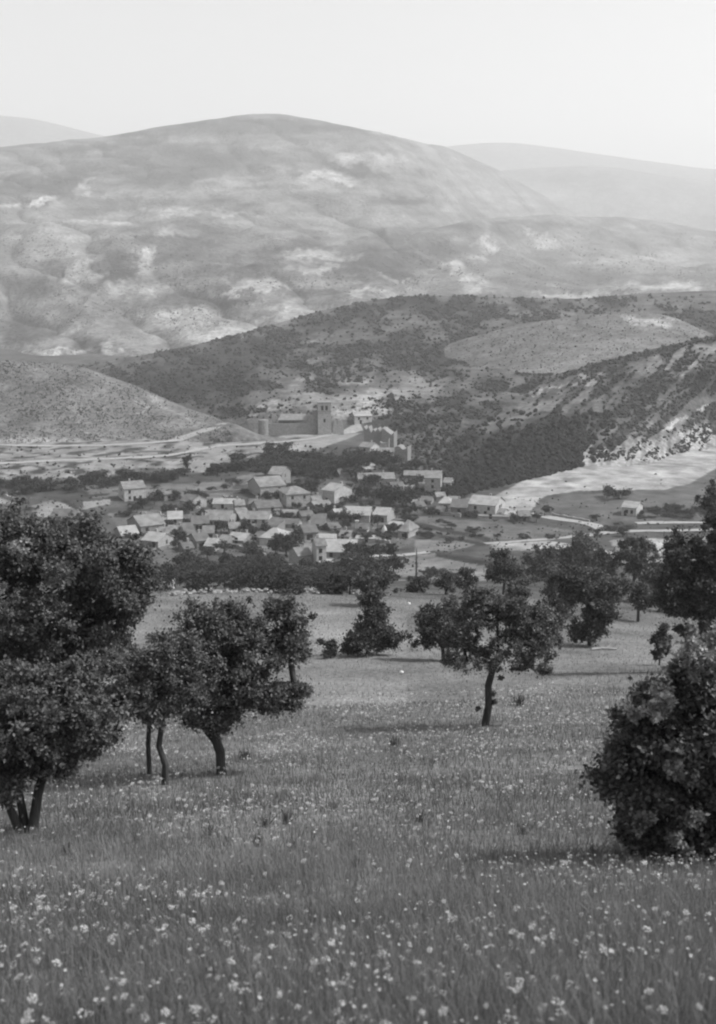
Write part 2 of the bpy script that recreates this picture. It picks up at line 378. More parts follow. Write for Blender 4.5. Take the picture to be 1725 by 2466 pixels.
# wooded ridge behind the church
loft('ridge', [
    row(700, (-900, 1250), (2600, 1200)),
    row(745, (-900, 1200), (430, 1140), (540, 1050), (620, 1012), (800, 1002), (1000, 1010), (1300, 1010), (2600, 1010)),
    row(850, (-900, 1120), (330, 1080), (480, 1010), (600, 945), (900, 930), (1300, 930), (2600, 930)),
    row(1100, (-900, 960), (150, 930), (300, 905), (600, 862), (900, 830), (1300, 830), (2600, 830)),
    row(1480, (-900, 920), (150, 888), (300, 865), (450, 836), (600, 800), (760, 752), (900, 722), (1000, 712), (1200, 715), (1400, 720), (1550, 706), (1725, 700), (2600, 670)),
    row(1750, (-900, 980), (900, 880), (2600, 860))],
    440, 170, 'hill_ground', .11, [(800, 910, 120, 22, -12, .24), (1000, 940, 70, 40, -20, .22), (760, 965, 80, 22, 0, .24), (900, 960, 60, 25, 0, .27), (640, 790, 80, 12, -18, .20), (720, 850, 110, 6, -4, .19), (700, 820, 120, 5, -6, .20), (760, 868, 120, 4, -3, .20),
     (520, 900, 130, 45, -14, .05), (1100, 740, 220, 12, 0, .05), (400, 900, 90, 36, 0, .05), (560, 850, 120, 30, -16, .055), (880, 990, 100, 18, 0, .34), (620, 990, 60, 14, -10, .28), (1050, 800, 180, 40, 0, .11), (1250, 752, 130, 8, 2, .18)],
    131, 7., 120., tonevar=.06, tscale=34., tmul=.80, terr=.35, thick=3)
# smooth bare spur in front of the ridge
loft('spur', [
    row(820, (900, 1120), (2600, 1050)),
    row(880, (900, 985), (1100, 960), (1400, 930), (1725, 880), (2600, 820)),
    row(980, (900, 930), (1050, 890), (1250, 850), (1500, 820), (1725, 830), (2600, 800)),
    row(1120, (900, 930), (1000, 870), (1100, 825), (1250, 786), (1400, 768), (1540, 756), (1620, 768), (1700, 806), (1800, 860), (2600, 900)),
    row(1300, (900, 1000), (2600, 960))],
    240, 100, 'hill_ground', .16, [(1560, 772, 70, 10, 4, .34), (1100, 880, 60, 40, 0, .13), (1450, 850, 180, 40, -10, .20), (1250, 860, 60, 30, 0, .15)],
    161, 3.5, 90., u_rng=(850, 2500), tonevar=.06, tscale=40., tmul=.76)
# wooded slope on the right, with the eroded scar at its foot
def scar(u, v, tn):
    tn = tn * (1 - .55 * np.clip((fbm((u + v) / 22, (u - v) / 110, 6) - .46) * 7, 0, 1))
    w_ = fbm(u / 9, v / 30, 7)
    s = np.clip((v - (1078 + .0 * u) + 22 * (w_ - .5) * 2 + .25 * np.abs(u - 1450)) / 10, 0, 1) * (u > 1300)
    return tn * (1 - s) + s * (.34 - .13 * (fbm(u / 7, v / 40, 8) > .56))
loft('hill_right', [
    row(560, (900, 1290), (1100, 1320), (1725, 1260), (2600, 1180)),
    row(640, (900, 1135, 640), (1000, 1128, 640), (1060, 1160, 588), (1130, 1180, 578), (1200, 1176, 580), (1300, 1152, 608), (1400, 1138, 630), (1500, 1132, 636), (1600, 1106, 666), (1725, 1076, 716), (2600, 960, 900)),
    row(690, (900, 1120), (1000, 1108), (1060, 1102, 655), (1130, 1090, 650), (1200, 1070, 650), (1300, 1045, 670), (1400, 1022, 690), (1500, 1012, 700), (1600, 992, 725), (1725, 962, 770), (2600, 840, 950)),
    row(770, (900, 1110), (1000, 1092), (1060, 1055), (1130, 1015), (1200, 988), (1300, 957), (1400, 936), (1500, 916), (1600, 896), (1725, 870), (2600, 740, 1000)),
    row(850, (900, 1105), (1000, 1085), (1060, 1042), (1130, 986), (1250, 930), (1400, 884), (1500, 858), (1600, 834), (1725, 806), (2600, 660, 1080)),
    row(1050, (900, 1200), (1000, 1180), (1400, 990), (1725, 920), (2600, 800))],
    380, 150, 'hill_ground', .105, [(1180, 1080, 130, 60, -15, .055), (1330, 1050, 90, 60, -18, .055), (1120, 1130, 70, 45, 0, .06), (1200, 1000, 110, 25, -22, .19), (1330, 975, 120, 14, -18, .20), (1420, 915, 40, 7, -10, .42), (1320, 940, 60, 6, -14, .36), (1640, 860, 120, 20, -14, .25), (1660, 890, 80, 10, -12, .30), (1600, 975, 140, 30, -12, .13), (1560, 1040, 100, 30, -12, .20), (1070, 1040, 50, 8, -10, .34), (1660, 1010, 80, 5, -24, .45)],
    191, 4., 45., u_rng=(900, 2500), tonevar=.09, tscale=24., extra=scar, tmul=.74)
# main mountain across the valley
M_BLOBS = [(100, 442, 120, 26, -6, 0.058), (110, 478, 95, 12, -10, 0.062), (285, 650, 52, 50, -10, 0.051), (160, 650, 70, 30, 38, 0.060), (60, 690, 60, 30, 0, 0.065), (500, 715, 120, 26, -4, 0.062), (420, 590, 110, 45, -10, 0.069), (850, 412, 90, 12, 12, 0.065), (960, 486, 90, 14, 0, 0.073), (700, 600, 90, 20, -8, 0.073), (560, 655, 150, 16, 0, 0.078), (60, 800, 70, 36, 0, 0.065), (230, 832, 60, 22, 0, 0.069), (600, 300, 300, 22, 2, 0.073), (300, 340, 200, 12, -8, 0.073), (420, 420, 90, 30, 0, 0.078), (480, 390, 260, 40, 0, 0.092), (880, 640, 110, 50, 0, 0.073), (1000, 600, 110, 60, 0, 0.069), (750, 700, 80, 14, 0, 0.073),
    (195, 448, 18, 20, 0, 0.308), (195, 655, 42, 30, 20, 0.308), (352, 635, 26, 30, 0, 0.308), (120, 575, 130, 60, 0, 0.236), (450, 514, 190, 6, 0, 0.308), (330, 520, 120, 12, -8, 0.277), (440, 775, 120, 30, -6, 0.308), (715, 752, 46, 26, 18, 0.308), (640, 770, 40, 18, 0, 0.308), (268, 838, 26, 14, 20, 0.308), (880, 384, 100, 18, 3, 0.308), (810, 430, 90, 8, 12, 0.308), (760, 615, 90, 14, 0, 0.308), (950, 666, 46, 5, 4, 0.308), (880, 706, 60, 5, -8, 0.308), (500, 806, 130, 16, -6, 0.308), (60, 490, 90, 6, -14, 0.308), (300, 690, 40, 20, 0, 0.262), (430, 560, 60, 12, 0, 0.228), (640, 690, 60, 10, 0, 0.308), (560, 705, 50, 6, 0, 0.262), (740, 650, 90, 8, -5, 0.293), (130, 850, 90, 8, -5, 0.308), (370, 700, 30, 10, -20, 0.308), (700, 440, 120, 20, 8, 0.212), (560, 450, 80, 14, 8, 0.212), (360, 470, 90, 10, 10, 0.219)]
loft('mountain', [
    row(1600, (-900, 1000), (2600, 960)),
    row(1800, (-900, 860), (300, 860), (900, 800), (1400, 790), (2600, 790)),
    row(2200, (-900, 740), (300, 735), (900, 712), (1100, 760), (1400, 860), (2600, 900)),
    row(2800, (-900, 600), (0, 590), (300, 560), (900, 600), (1050, 660), (1250, 760), (1400, 800), (2600, 820)),
    row(3300, (-900, 500), (0, 500), (300, 510), (600, 508), (900, 525), (1050, 570), (1250, 680), (1400, 740), (2600, 780)),
    row(3900, (-900, 420), (0, 420), (300, 400), (600, 400), (900, 410), (1050, 450, 4300), (1200, 540, 4700), (1400, 640, 5000), (2600, 740, 5600)),
    row(4700, (-900, 400), (-200, 375), (85, 350), (240, 331), (400, 303), (520, 285), (610, 276), (680, 279), (800, 298), (950, 328), (1080, 356, 5600), (1200, 410, 5900), (1400, 520, 6000), (1725, 640, 6000), (2600, 740, 6000)),
    row(5300, (-900, 600), (600, 500), (1000, 520), (1200, 560, 6500), (2600, 900, 6800))],
    800, 360, 'mountain_ground', .16, M_BLOBS, 211, 66., 330., u_rng=(-500, 2250), tonevar=.05, tscale=45., terr=.5, gully=.8)
loft('foothill', [
    row(2000, (800, 900), (2600, 880)),
    row(2150, (800, 900), (880, 800), (1000, 742), (1100, 735), (1400, 728), (2600, 730)),
    row(2800, (800, 900), (880, 760), (1000, 660), (1100, 640), (1400, 640, 3300), (2600, 660, 3600)),
    row(3200, (800, 900), (860, 700), (920, 610), (1000, 562), (1150, 528, 3500), (1300, 521, 4000), (1500, 524, 4500), (1620, 540, 4700), (1725, 560, 4800), (2000, 590, 4800), (2600, 640, 4800)),
    row(3900, (800, 960), (1000, 760), (1300, 760, 4600), (2600, 760, 5400))],
    380, 190, 'mountain_ground', .155, [(1165, 600, 18, 26, -20, .36), (1080, 648, 46, 10, 8, .34), (1130, 685, 26, 34, 30, .30), (1290, 560, 26, 12, 20, .30), (1340, 590, 50, 12, 10, .26), (1200, 545, 200, 16, 0, .10), (1060, 600, 70, 30, 0, .09), (1300, 650, 200, 30, 5, .12), (1500, 640, 150, 12, 2, .22), (1600, 690, 120, 10, 0, .34), (1400, 712, 120, 8, 0, .36), (1600, 620, 120, 20, 0, .22)],
    241, 42., 260., u_rng=(800, 2300), tonevar=.05, tscale=45., terr=.42, gully=1.)
loft('hill_beyond', [
    row(5600, (700, 800), (2600, 760)),
    row(6300, (700, 600), (1100, 520), (2600, 560)),
    row(7600, (700, 640), (1000, 470), (1150, 424), (1300, 408), (1450, 404), (1550, 418), (1725, 448), (2600, 500)),
    row(8200, (700, 700), (2600, 660))],
    200, 70, 'mountain_ground', .17, [(1250, 460, 200, 14, 4, .22), (1400, 420, 120, 8, 0, .12)], 261, 45., 600., u_rng=(700, 2600), tonevar=.04, tscale=90.)
loft('skyline_hill', [
    row(8400, (-900, 600), (2600, 600)),
    row(8800, (-900, 420), (0, 400), (600, 420), (1200, 430), (2600, 470)),
    row(9800, (-900, 250), (-200, 268), (0, 280), (100, 291), (200, 320), (320, 350), (500, 380), (900, 385), (1000, 366), (1100, 353), (1200, 343), (1300, 354), (1400, 370), (1500, 386), (1600, 403), (1725, 420), (2600, 470)),
    row(10600, (-900, 500), (2600, 600))],
    220, 60, 'mountain_ground', .16, [], 281, 30., 700., tonevar=.03, tscale=90.)

# -- roads: draped strips
def strip(name, pts, w_m, mat, only=None, lift=.18, step=14.):
    """pts are (u, v) along the road; laid on the ground as a ribbon of real width"""
    dense = []
    for (u1, v1), (u2, v2) in zip(pts[:-1], pts[1:]):
        n = max(2, int(math.hypot(u2 - u1, v2 - v1) / step))
        for k in range(n): dense.append((u1 + (u2 - u1) * k / n, v1 + (v2 - v1) * k / n))
    dense.append(pts[-1])
    P3 = [hit(*q, only=only) for q in dense]; P3 = [p for p in P3 if p is not None]
    A = np.array([tuple(p) for p in P3])
    k = np.ones(5) / 5
    for c in (0, 1): A[:, c] = np.convolve(np.pad(A[:, c], 2, mode='edge'), k, 'valid')
    d = np.gradient(A[:, :2], axis=0); d /= np.linalg.norm(d, axis=1)[:, None] + 1e-9
    nrm = np.stack([-d[:, 1], d[:, 0]], 1)
    vs_, nc = [], 5
    for i in range(len(A)):
        wd = w_m * (.8 + .45 * float(vnoise(np.array([i * .45]), np.array([w_m * 3.3]), 12)[0]))
        for j in range(nc):
            q = A[i, :2] + nrm[i] * wd * (j / (nc - 1) - .5)
            g = drop(q[0], q[1], only)
            vs_.append((q[0], q[1], (g.z if g else A[i, 2]) + lift))
    o = link(name, mesh_np(name, np.array(vs_), grid_quads(len(A), nc), MATS[mat], smooth=True)); o['kind'] = 'structure'
    return o
strip('road', [(-260, 1118), (5, 1116), (130, 1109), (260, 1105), (380, 1100), (450, 1090), (520, 1074), (600, 1070), (700, 1063), (780, 1052), (850, 1036), (880, 1024)], 5., 'road')
strip('upper_road', [(-260, 1072), (5, 1072), (120, 1074), (250, 1073), (400, 1064), (440, 1055), (480, 1040), (520, 1030), (568, 1021)], 5.5, 'road')
strip('valley_road', [(2100, 1262), (1725, 1260), (1690, 1259), (1560, 1259), (1520, 1261)], 5., 'road', only=['ground'])
strip('lower_road', [(1160, 1310), (1185, 1309), (1290, 1301), (1380, 1294), (1450, 1284), (1520, 1279), (1600, 1279), (1725, 1276), (2100, 1275)], 5., 'road', only=['ground'])
strip('cross_road', [(1262, 1236), (1330, 1248), (1400, 1258), (1452, 1268), (1462, 1282)], 6., 'road', only=['ground'])
strip('lane', [(845, 1340), (960, 1339), (1010, 1334), (1040, 1328)], 4., 'road', only=['ground'])
strip('field_path', [(910, 1398), (990, 1399)], 3., 'road', only=['ground'])
strip('village_path', [(1180, 1238), (1215, 1222), (1260, 1200)], 7., 'road', only=['ground'])

# ------------------------------------------------------------------ trees
def tubes(segs, sides=6):
    """segs: list of (p, q, r_p, r_q)"""
    V, Fq = [], []; off = 0
    th = np.linspace(0, 2 * np.pi, sides, endpoint=False)
    for p, q, r0, r1 in segs:
        p = np.asarray(p, float); q = np.asarray(q, float); d = q - p; L = np.linalg.norm(d)
        if L < 1e-6: continue
        d /= L; a_ = np.cross(d, (0.3, 0.9, .2) if abs(d[2]) > .8 else (0, 0, 1)); a_ /= np.linalg.norm(a_); b_ = np.cross(d, a_)
        rg = np.cos(th)[:, None] * a_ + np.sin(th)[:, None] * b_
        V.append(p - d * r0 * .3 + rg * r0); V.append(q + d * r1 * .3 + rg * r1)
        i = np.arange(sides); j = (i + 1) % sides
        Fq.append(np.stack([off + i, off + j, off + sides + j, off + sides + i], 1)); off += 2 * sides
    return np.concatenate(V), np.concatenate(Fq)
def leaves(rng, centers, radii, per, size, up=.35, ball=False):
    n = len(centers) * per
    c = np.repeat(centers, per, 0); r_ = np.repeat(radii, per)[:, None]
    g = rng.normal(size=(n, 3)); g /= np.linalg.norm(g, axis=1)[:, None] + 1e-9
    p = c + g * r_ * (rng.random((n, 1)) ** .5 * .9 if ball else np.abs(rng.normal(size=(n, 1))) * .72) * np.array([1, 1, .8])
    nrm = rng.normal(size=(n, 3)) + np.array([0, 0, up * 2]); nrm /= np.linalg.norm(nrm, axis=1)[:, None] + 1e-9
    d = rng.normal(size=(n, 3)) + g * .8; d -= nrm * (d * nrm).sum(1)[:, None]; d /= np.linalg.norm(d, axis=1)[:, None] + 1e-9
    s_ = np.cross(nrm, d); L = size * (.65 + .7 * rng.random((n, 1))); W = L * .33
    v = np.stack([p, p + d * L * .45 + s_ * W + nrm * L * .1, p + d * L, p + d * L * .45 - s_ * W + nrm * L * .1], 1).reshape(-1, 3)
    i = np.arange(n)[:, None] * 4
    return v, np.concatenate([i + [0, 1, 2], i + [0, 2, 3]], 0)
def build_tree(seed, trunks, blobs, per, leaf, clump_r, r_tip=.008, spread=(.5, 1.0), up=.35, bough=9):
    """trunks: list of paths [(x,y,z,r)...]; blobs: (cx,cy,cz, rx,ry,rz, clumps)"""
    rng = np.random.default_rng(seed)
    nodes, parent, fixed = [], [], []
    for path in trunks:
        last = -1
        dense = []
        for p, q in zip(path[:-1], path[1:]):
            for k in range(4): dense.append(tuple(p[c] + (q[c] - p[c]) * k / 4 for c in range(4)))
        dense.append(path[-1])
        for x, y, z, r_ in dense:
            nodes.append((x, y, z)); parent.append(last); fixed.append(r_); last = len(nodes) - 1
    tops = len(nodes)
    zmin_attach = [p[len(p) // 2][2] for p in trunks]
    cl = []
    for cx, cy, cz, rx, ry, rz, n in blobs:
        m = max(3, int(n / bough)); sub = []
        for _ in range(m):
            g = rng.normal(size=3); g /= np.linalg.norm(g)
            f_ = spread[0] + (spread[1] - spread[0]) * rng.random() ** .7 + (.22 * rng.random() if rng.random() < .3 else 0)
            sub.append((np.array([cx + g[0] * rx * f_, cy + g[1] * ry * f_, cz + g[2] * rz * f_]), rng.uniform(.12, .30)))
        for q in range(int(n)):                          # leaf clumps gather on the ends of boughs
            c3, sp = sub[q % m]
            cl.append(c3 + rng.normal(size=3) * np.array([rx, ry, rz * .8]) * sp)
    cl = np.array(cl)
    ok = cl[:, 2] > .12
    cl = cl[ok]
    ends = np.array([p[-1][:3] for p in trunks])
    order = np.argsort(np.min(np.linalg.norm(cl[:, None] - ends[None], axis=2), axis=1))
    low = min(zmin_attach)
    for i in order:
        c = cl[i]; A = np.array(nodes)
        d = np.linalg.norm(A - c, axis=1) + np.where(A[:, 2] < low, 50, 0) + np.maximum(0, A[:, 2] - c[2]) * .6
        j = int(np.argmin(d)); p = A[j]; last = j; L = np.linalg.norm(c - p); n = max(1, int(L / .45)) if L < 20 else 6
        n = min(n, 4)
        for k in range(1, n + 1):
            t = k / n; q = p + (c - p) * t + np.array([0, 0, .12 * L * math.sin(math.pi * t)]) + (rng.normal(size=3) * .05 * L if k < n else 0)
            nodes.append(tuple(q)); parent.append(last); fixed.append(None); last = len(nodes) - 1
    cnt = np.zeros(len(nodes))
    for i in range(len(nodes) - 1, -1, -1):
        cnt[i] += 1 if fixed[i] is None else 0
        if parent[i] >= 0: cnt[parent[i]] += cnt[i]
    rad = [fixed[i] if fixed[i] is not None else r_tip * max(1, cnt[i]) ** .5 for i in range(len(nodes))]
    segs = []
    for i in range(len(nodes)):
        if parent[i] >= 0:
            r0 = rad[parent[i]]
            if fixed[i] is None: r0 = min(r0, rad[i] * 1.35)
            segs.append((nodes[parent[i]], nodes[i], r0, rad[i]))
    wv, wf = tubes(segs)
    lv, lf = leaves(rng, cl, clump_r * (.45 + .85 * rng.random(len(cl))), per, leaf, up)
    return wv, wf, lv, lf

def px_tree(name, u, v, trunks, blobs, per, leaf_px, clump_px, seed, label, group=None, mat='oak_leaf', extra=None, dens=2.1, spread=(.36, 1.08), only=('ground',), up=.35, cat='tree', depth=1.0, wood='bark', r_tip_px=.9, bough=11):
    """a tree drawn in photograph pixels about its own foot, turned into metres at its own distance"""
    b = hit(u, v, only); s_ = (b.y * CP - b.z * SP) / F_PX
    tr = [[((x - u) * s_, dy * s_, (v - y) * s_ * 1.03, r_ * s_) for (x, y, dy, r_) in path] for path in trunks]
    for path in tr:                                      # root the trunk a little below the ground
        x, y, z, r_ = path[0]
        if z < 14 * s_: path.insert(0, (x, y, z - 10 * s_, r_ * 1.25))
    bl = [((x - u) * s_, dy * s_, (v - y) * s_ * 1.03, rx * s_, rx * s_ * .9 * depth, ry * s_, n * dens) for (x, y, dy, rx, ry, n) in blobs]
    wv, wf, lv, lf = build_tree(seed, tr, bl, int(per * .72), leaf_px * .66 * s_, clump_px * .72 * s_, r_tip_px * .8 * s_, spread, up, bough)
    root = link(name, None, loc=tuple(b)); tag(root, label, cat, group)
    link('trunk', mesh_np('trunk', wv, wf, MATS[wood], smooth=True), root)
    link('crown', mesh_np('crown', lv, lf, MATS[mat]), root)
    if extra:
        for nm, blobs2, per2, lp, cp, mt in extra:
            bl2 = [((x - u) * s_, dy * s_, (v - y) * s_ * 1.03, rx * s_, rx * s_ * .9, ry * s_, n) for (x, y, dy, rx, ry, n) in blobs2]
            rng = np.random.default_rng(seed + 5)
            for cx, cy_, cz, rx, ry, rz, n in bl2:               # each sprig a part of its own
                g = rng.normal(size=(n, 3)); g /= np.linalg.norm(g, axis=1)[:, None]
                cc = np.array([cx, cy_, cz]) + g * np.array([rx, ry, rz]) * rng.random((n, 1)) ** .4
                for c1 in cc:
                    lv2, lf2 = leaves(rng, c1[None], np.array([cp * s_ * rng.uniform(.5, 1.0)]), int(per2 * rng.uniform(1.2, 1.7)), lp * .62 * s_, ball=True)
                    link(nm, mesh_np(nm, lv2, lf2, MATS[mt]), root)
    return root

# the trees on the near meadow
px_tree('oak_tree', 85, 2005,
    [[(78, 2005, 0, 15), (96, 1910, 0, 12.5), (120, 1830, 0, 10.5), (140, 1760, 0, 8), (150, 1690, 0, 6)],
     [(62, 2005, 6, 13), (50, 1920, 10, 10), (36, 1830, 20, 9), (30, 1740, 25, 6)],
     [(50, 2000, -6, 12), (22, 1900, -20, 9), (10, 1800, -30, 6)]],
    [(90, 1700, 0, 135, 110, 120), (180, 1680, 0, 70, 80, 36), (20, 1830, 0, 60, 40, 26), (60, 1860, -20, 60, 30, 14), (165, 1820, 0, 60, 34, 18), (-10, 1890, 0, 40, 50, 12), (262, 1765, 0, 18, 18, 6), (10, 1640, 20, 80, 110, 50), (190, 1740, 10, 60, 55, 26), (60, 1800, 0, 80, 40, 26), (-40, 1780, 0, 70, 70, 26), (150, 1810, 30, 55, 26, 10), (215, 1800, 20, 22, 16, 4)],
    120, 15, 30, 11, 'leaning oak with three dark stems and ragged crown over the flowery meadow', mat='oak_leaf', dens=2.6)
px_tree('oak_tree', 160, 1850,
    [[(165, 1850, 0, 13), (168, 1740, 0, 11), (172, 1620, 0, 9), (182, 1560, 0, 8), (208, 1490, 0, 6)],
     [(165, 1700, 0, 9), (150, 1600, 5, 7), (110, 1500, 10, 5), (100, 1420, 0, 4)]],
    [(150, 1420, 0, 160, 120, 150), (280, 1380, 0, 85, 90, 55), (60, 1330, 0, 100, 80, 52), (230, 1560, 0, 80, 60, 40), (60, 1530, 20, 90, 80, 45), (190, 1280, 0, 70, 40, 22), (300, 1480, 0, 50, 70, 22), (-40, 1440, 0, 80, 130, 40), (120, 1620, 10, 90, 60, 36), (255, 1610, 0, 60, 60, 30), (20, 1560, -30, 70, 60, 26)],
    105, 13, 28, 12, 'tallest spreading oak, its bare forked limb showing through gaps in the crown', dens=2.9,
    extra=[('sprig', [(105, 1300, -110, 26, 22, 12), (170, 1370, -110, 12, 16, 5), (60, 1390, -90, 14, 12, 5)], 26, 12, 10, 'lit_tone_leaf')])  # sprigs carry their sun highlights in the leaf colour
px_tree('oak_tree', 395, 1890,
    [[(397, 1888, 0, 9.5), (400, 1840, 0, 8.5), (386, 1795, 0, 7.5), (394, 1745, 0, 7), (402, 1690, 0, 6), (398, 1640, 0, 4)],
     [(356, 1872, 30, 7), (355, 1800, 30, 6.5), (361, 1745, 25, 6), (345, 1690, 20, 5), (335, 1640, 10, 3.5)],
     [(393, 1742, 0, 4), (376, 1737, 12, 3.6), (361, 1742, 25, 3.4), (352, 1715, 22, 3)]],
    [(370, 1620, 0, 115, 95, 110), (300, 1670, 0, 70, 55, 34), (440, 1660, 0, 55, 60, 30), (350, 1700, 0, 80, 34, 26), (265, 1760, 0, 17, 18, 5), (410, 1560, 10, 70, 50, 26)],
    105, 12, 26, 13, 'small oak on two thin crooked stems rising side by side')
px_tree('oak_tree', 533, 1865,
    [[(533, 1865, 0, 13), (532, 1810, 0, 12.5), (522, 1778, 0, 13), (506, 1758, 0, 12), (518, 1738, 0, 10), (530, 1700, 0, 8), (560, 1640, 0, 6)],
     [(506, 1758, 0, 10), (486, 1735, 0, 8), (464, 1712, 0, 6), (440, 1660, 0, 4)],
     [(530, 1690, 0, 6), (600, 1690, 0, 5), (660, 1700, 0, 4), (700, 1680, 0, 3)]],
    [(560, 1570, 0, 130, 95, 130), (640, 1580, 0, 80, 60, 36), (470, 1650, 0, 80, 60, 36), (505, 1500, 0, 60, 50, 30), (680, 1510, 0, 62, 58, 42), (662, 1455, 0, 22, 24, 9), (730, 1520, 0, 22, 36, 10), (460, 1590, 0, 80, 60, 40), (420, 1540, 0, 36, 28, 11), (600, 1665, 0, 70, 40, 40), (690, 1672, 0, 46, 30, 40), (730, 1650, 0, 22, 20, 10), (510, 1690, 0, 75, 42, 32), (540, 1735, 0, 30, 20, 7), (735, 1565, 0, 18, 26, 4), (420, 1640, 0, 60, 60, 26)],
    105, 12, 24, 14, 'wide oak on one short bent trunk forking low, a long bough reaching sideways')
px_tree('oak_tree', 1170, 1748,
    [[(1168, 1748, 0, 10), (1176, 1700, 0, 9), (1174, 1650, 0, 8.5), (1184, 1610, 0, 7.5), (1192, 1594, 0, 8), (1215, 1570, 0, 6), (1240, 1540, 0, 4)],
     [(1190, 1596, 0, 5), (1168, 1580, 0, 4), (1130, 1560, 0, 3)],
     [(1195, 1588, 0, 5), (1196, 1540, 0, 4), (1190, 1480, 0, 3)]],
    [(1185, 1505, 0, 125, 75, 120), (1150, 1560, 0, 80, 40, 24), (1200, 1440, 0, 60, 36, 24), (1128, 1516, 0, 58, 56, 40), (1280, 1530, 0, 70, 60, 44), (1300, 1590, 0, 36, 30, 14), (1118, 1596, 0, 30, 17, 8), (1255, 1600, 0, 24, 22, 7), (1320, 1550, 0, 32, 40, 10), (1240, 1460, 0, 60, 40, 22)],
    90, 9, 18, 15, 'slender single-stemmed oak with a round airy crown alone on the meadow',
    extra=[('twig', [(1186, 1670, 0, 2, 2, 1), (1188, 1688, 0, 2, 2, 1), (1150, 1706, 0, 2, 2, 1), (1203, 1632, 0, 2, 2, 1)], 60, 10, 9, 'oak_leaf')])
px_tree('leafy_bush', 1640, 2075,
    [[(1640, 2075, 0, 14), (1630, 1980, 0, 11), (1600, 1880, 0, 8), (1570, 1780, 0, 5)],
     [(1660, 2075, 20, 12), (1690, 1960, 20, 9), (1720, 1820, 20, 7), (1730, 1680, 10, 5)]],
    [(1600, 1850, 0, 125, 130, 130), (1720, 1800, 0, 150, 180, 140), (1560, 1720, 0, 75, 75, 46), (1478, 1895, 0, 44, 32, 24), (1580, 1985, 0, 90, 65, 70), (1540, 1920, 0, 70, 60, 40), (1700, 2010, 0, 130, 70, 90), (1490, 1820, 0, 44, 40, 18), (1690, 1640, 0, 85, 80, 50), (1850, 1850, 0, 150, 200, 90), (1600, 1760, -40, 80, 60, 34), (1620, 2050, 0, 80, 30, 26)],
    100, 20, 36, 16, 'large dark bush in the meadow with sprigs of leaves coloured pale as if sunlit', cat='bush', spread=(.35, 1.0),
    extra=[('sprig', [(1655, 1535, -70, 62, 44, 40), (1700, 1495, -60, 30, 36, 16), (1622, 1495, -60, 10, 24, 7), (1560, 1640, -80, 40, 30, 12), (1545, 1680, -90, 30, 22, 10), (1580, 1790, -125, 20, 24, 7), (1500, 1690, -50, 22, 20, 6), (1600, 1970, -110, 26, 22, 8), (1690, 1760, -140, 46, 12, 8), (1640, 1590, -60, 40, 18, 8), (1535, 1920, -110, 12, 12, 3), (1515, 1950, -90, 12, 8, 2)], 26, 17, 15, 'lit_tone_leaf')])
# shrubs and trees on the lower meadow
def bushy(u, v, blobs, label, seed, name='oak_tree', cat='tree', per=60, leaf=8, clump=15, trunk_w=5, top=.45, group=None, mat='mid_leaf', spread=(.15, .98)):
    ct = np.mean([[b[0], b[1]] for b in blobs], 0)
    path = [(u, v, 0, trunk_w), (u + (ct[0] - u) * .3, v + (ct[1] - v) * .3, 0, trunk_w * .85), (u + (ct[0] - u) * .9, v + (ct[1] - v) * .9, 0, trunk_w * .5)]
    return px_tree(name, u, v, [path], blobs, int(per * 1.9), leaf * 1.2, clump * 1.15, seed, label, group, mat=mat, cat=cat, spread=spread, r_tip_px=.6, dens=2.8, bough=4)
bushy(885, 1578, [(890, 1520, 0, 55, 40, 34), (850, 1550, 0, 30, 22, 12), (930, 1545, 0, 32, 25, 14), (890, 1470, 0, 40, 28, 18), (895, 1440, 0, 22, 20, 7)], 'dense cone-shaped shrub tree branching from the ground on the lower meadow', 21)
bushy(903, 1462, [(903, 1410, 0, 40, 36, 26), (880, 1400, 0, 30, 22, 10)], 'round dark tree directly behind the cone-shaped shrub', 22)
bushy(797, 1585, [(797, 1566, 0, 18, 18, 9), (772, 1545, 0, 7, 8, 2), (800, 1548, 0, 8, 12, 3)], 'tiny scruffy bush beside the cone-shaped shrub', 23, name='bush', cat='bush', leaf=6, clump=9, trunk_w=2)
bushy(1068, 1592, [(1050, 1520, 0, 46, 45, 28), (1080, 1550, 0, 30, 34, 14), (1035, 1490, 0, 34, 36, 14), (1090, 1480, 0, 40, 40, 16)], 'dark shrubby tree half hidden behind the slender oak', 24)
bushy(1420, 1556, [(1430, 1500, 0, 45, 36, 24), (1395, 1525, 0, 30, 22, 11), (1450, 1450, 0, 50, 45, 26), (1400, 1420, 0, 55, 45, 28), (1370, 1400, 0, 40, 36, 16)], 'tall dark tree bushy to the ground beside the fallen log', 25)
bushy(1360, 1500, [(1350, 1460, 0, 34, 36, 18), (1325, 1430, 0, 26, 24, 9)], 'pale loose tree between slender oak and fallen log', 26, mat='mid_leaf', per=40)
bushy(1537, 1497, [(1540, 1440, 0, 26, 28, 14), (1532, 1415, 0, 16, 16, 6)], 'small tree with a thin bare trunk on the meadow edge', 27, trunk_w=4)
bushy(1588, 1602, [(1587, 1535, 0, 19, 28, 18), (1586, 1568, 0, 13, 18, 10), (1602, 1515, 0, 9, 14, 5)], 'little upright sapling tapering to its foot, alone on the grass', 28, name='sapling', trunk_w=2.4, leaf=6, clump=9)
bushy(1648, 1618, [(1670, 1440, 0, 80, 70, 50), (1610, 1420, 0, 46, 50, 22), (1720, 1380, 0, 80, 110, 55), (1700, 1500, 0, 60, 60, 26), (1620, 1340, 0, 50, 46, 20), (1740, 1270, 0, 44, 80, 30), (1780, 1480, 0, 70, 100, 34)], 'biggest dark tree mass rising behind the large leafy bush', 29, trunk_w=9, per=70, leaf=9, clump=18)
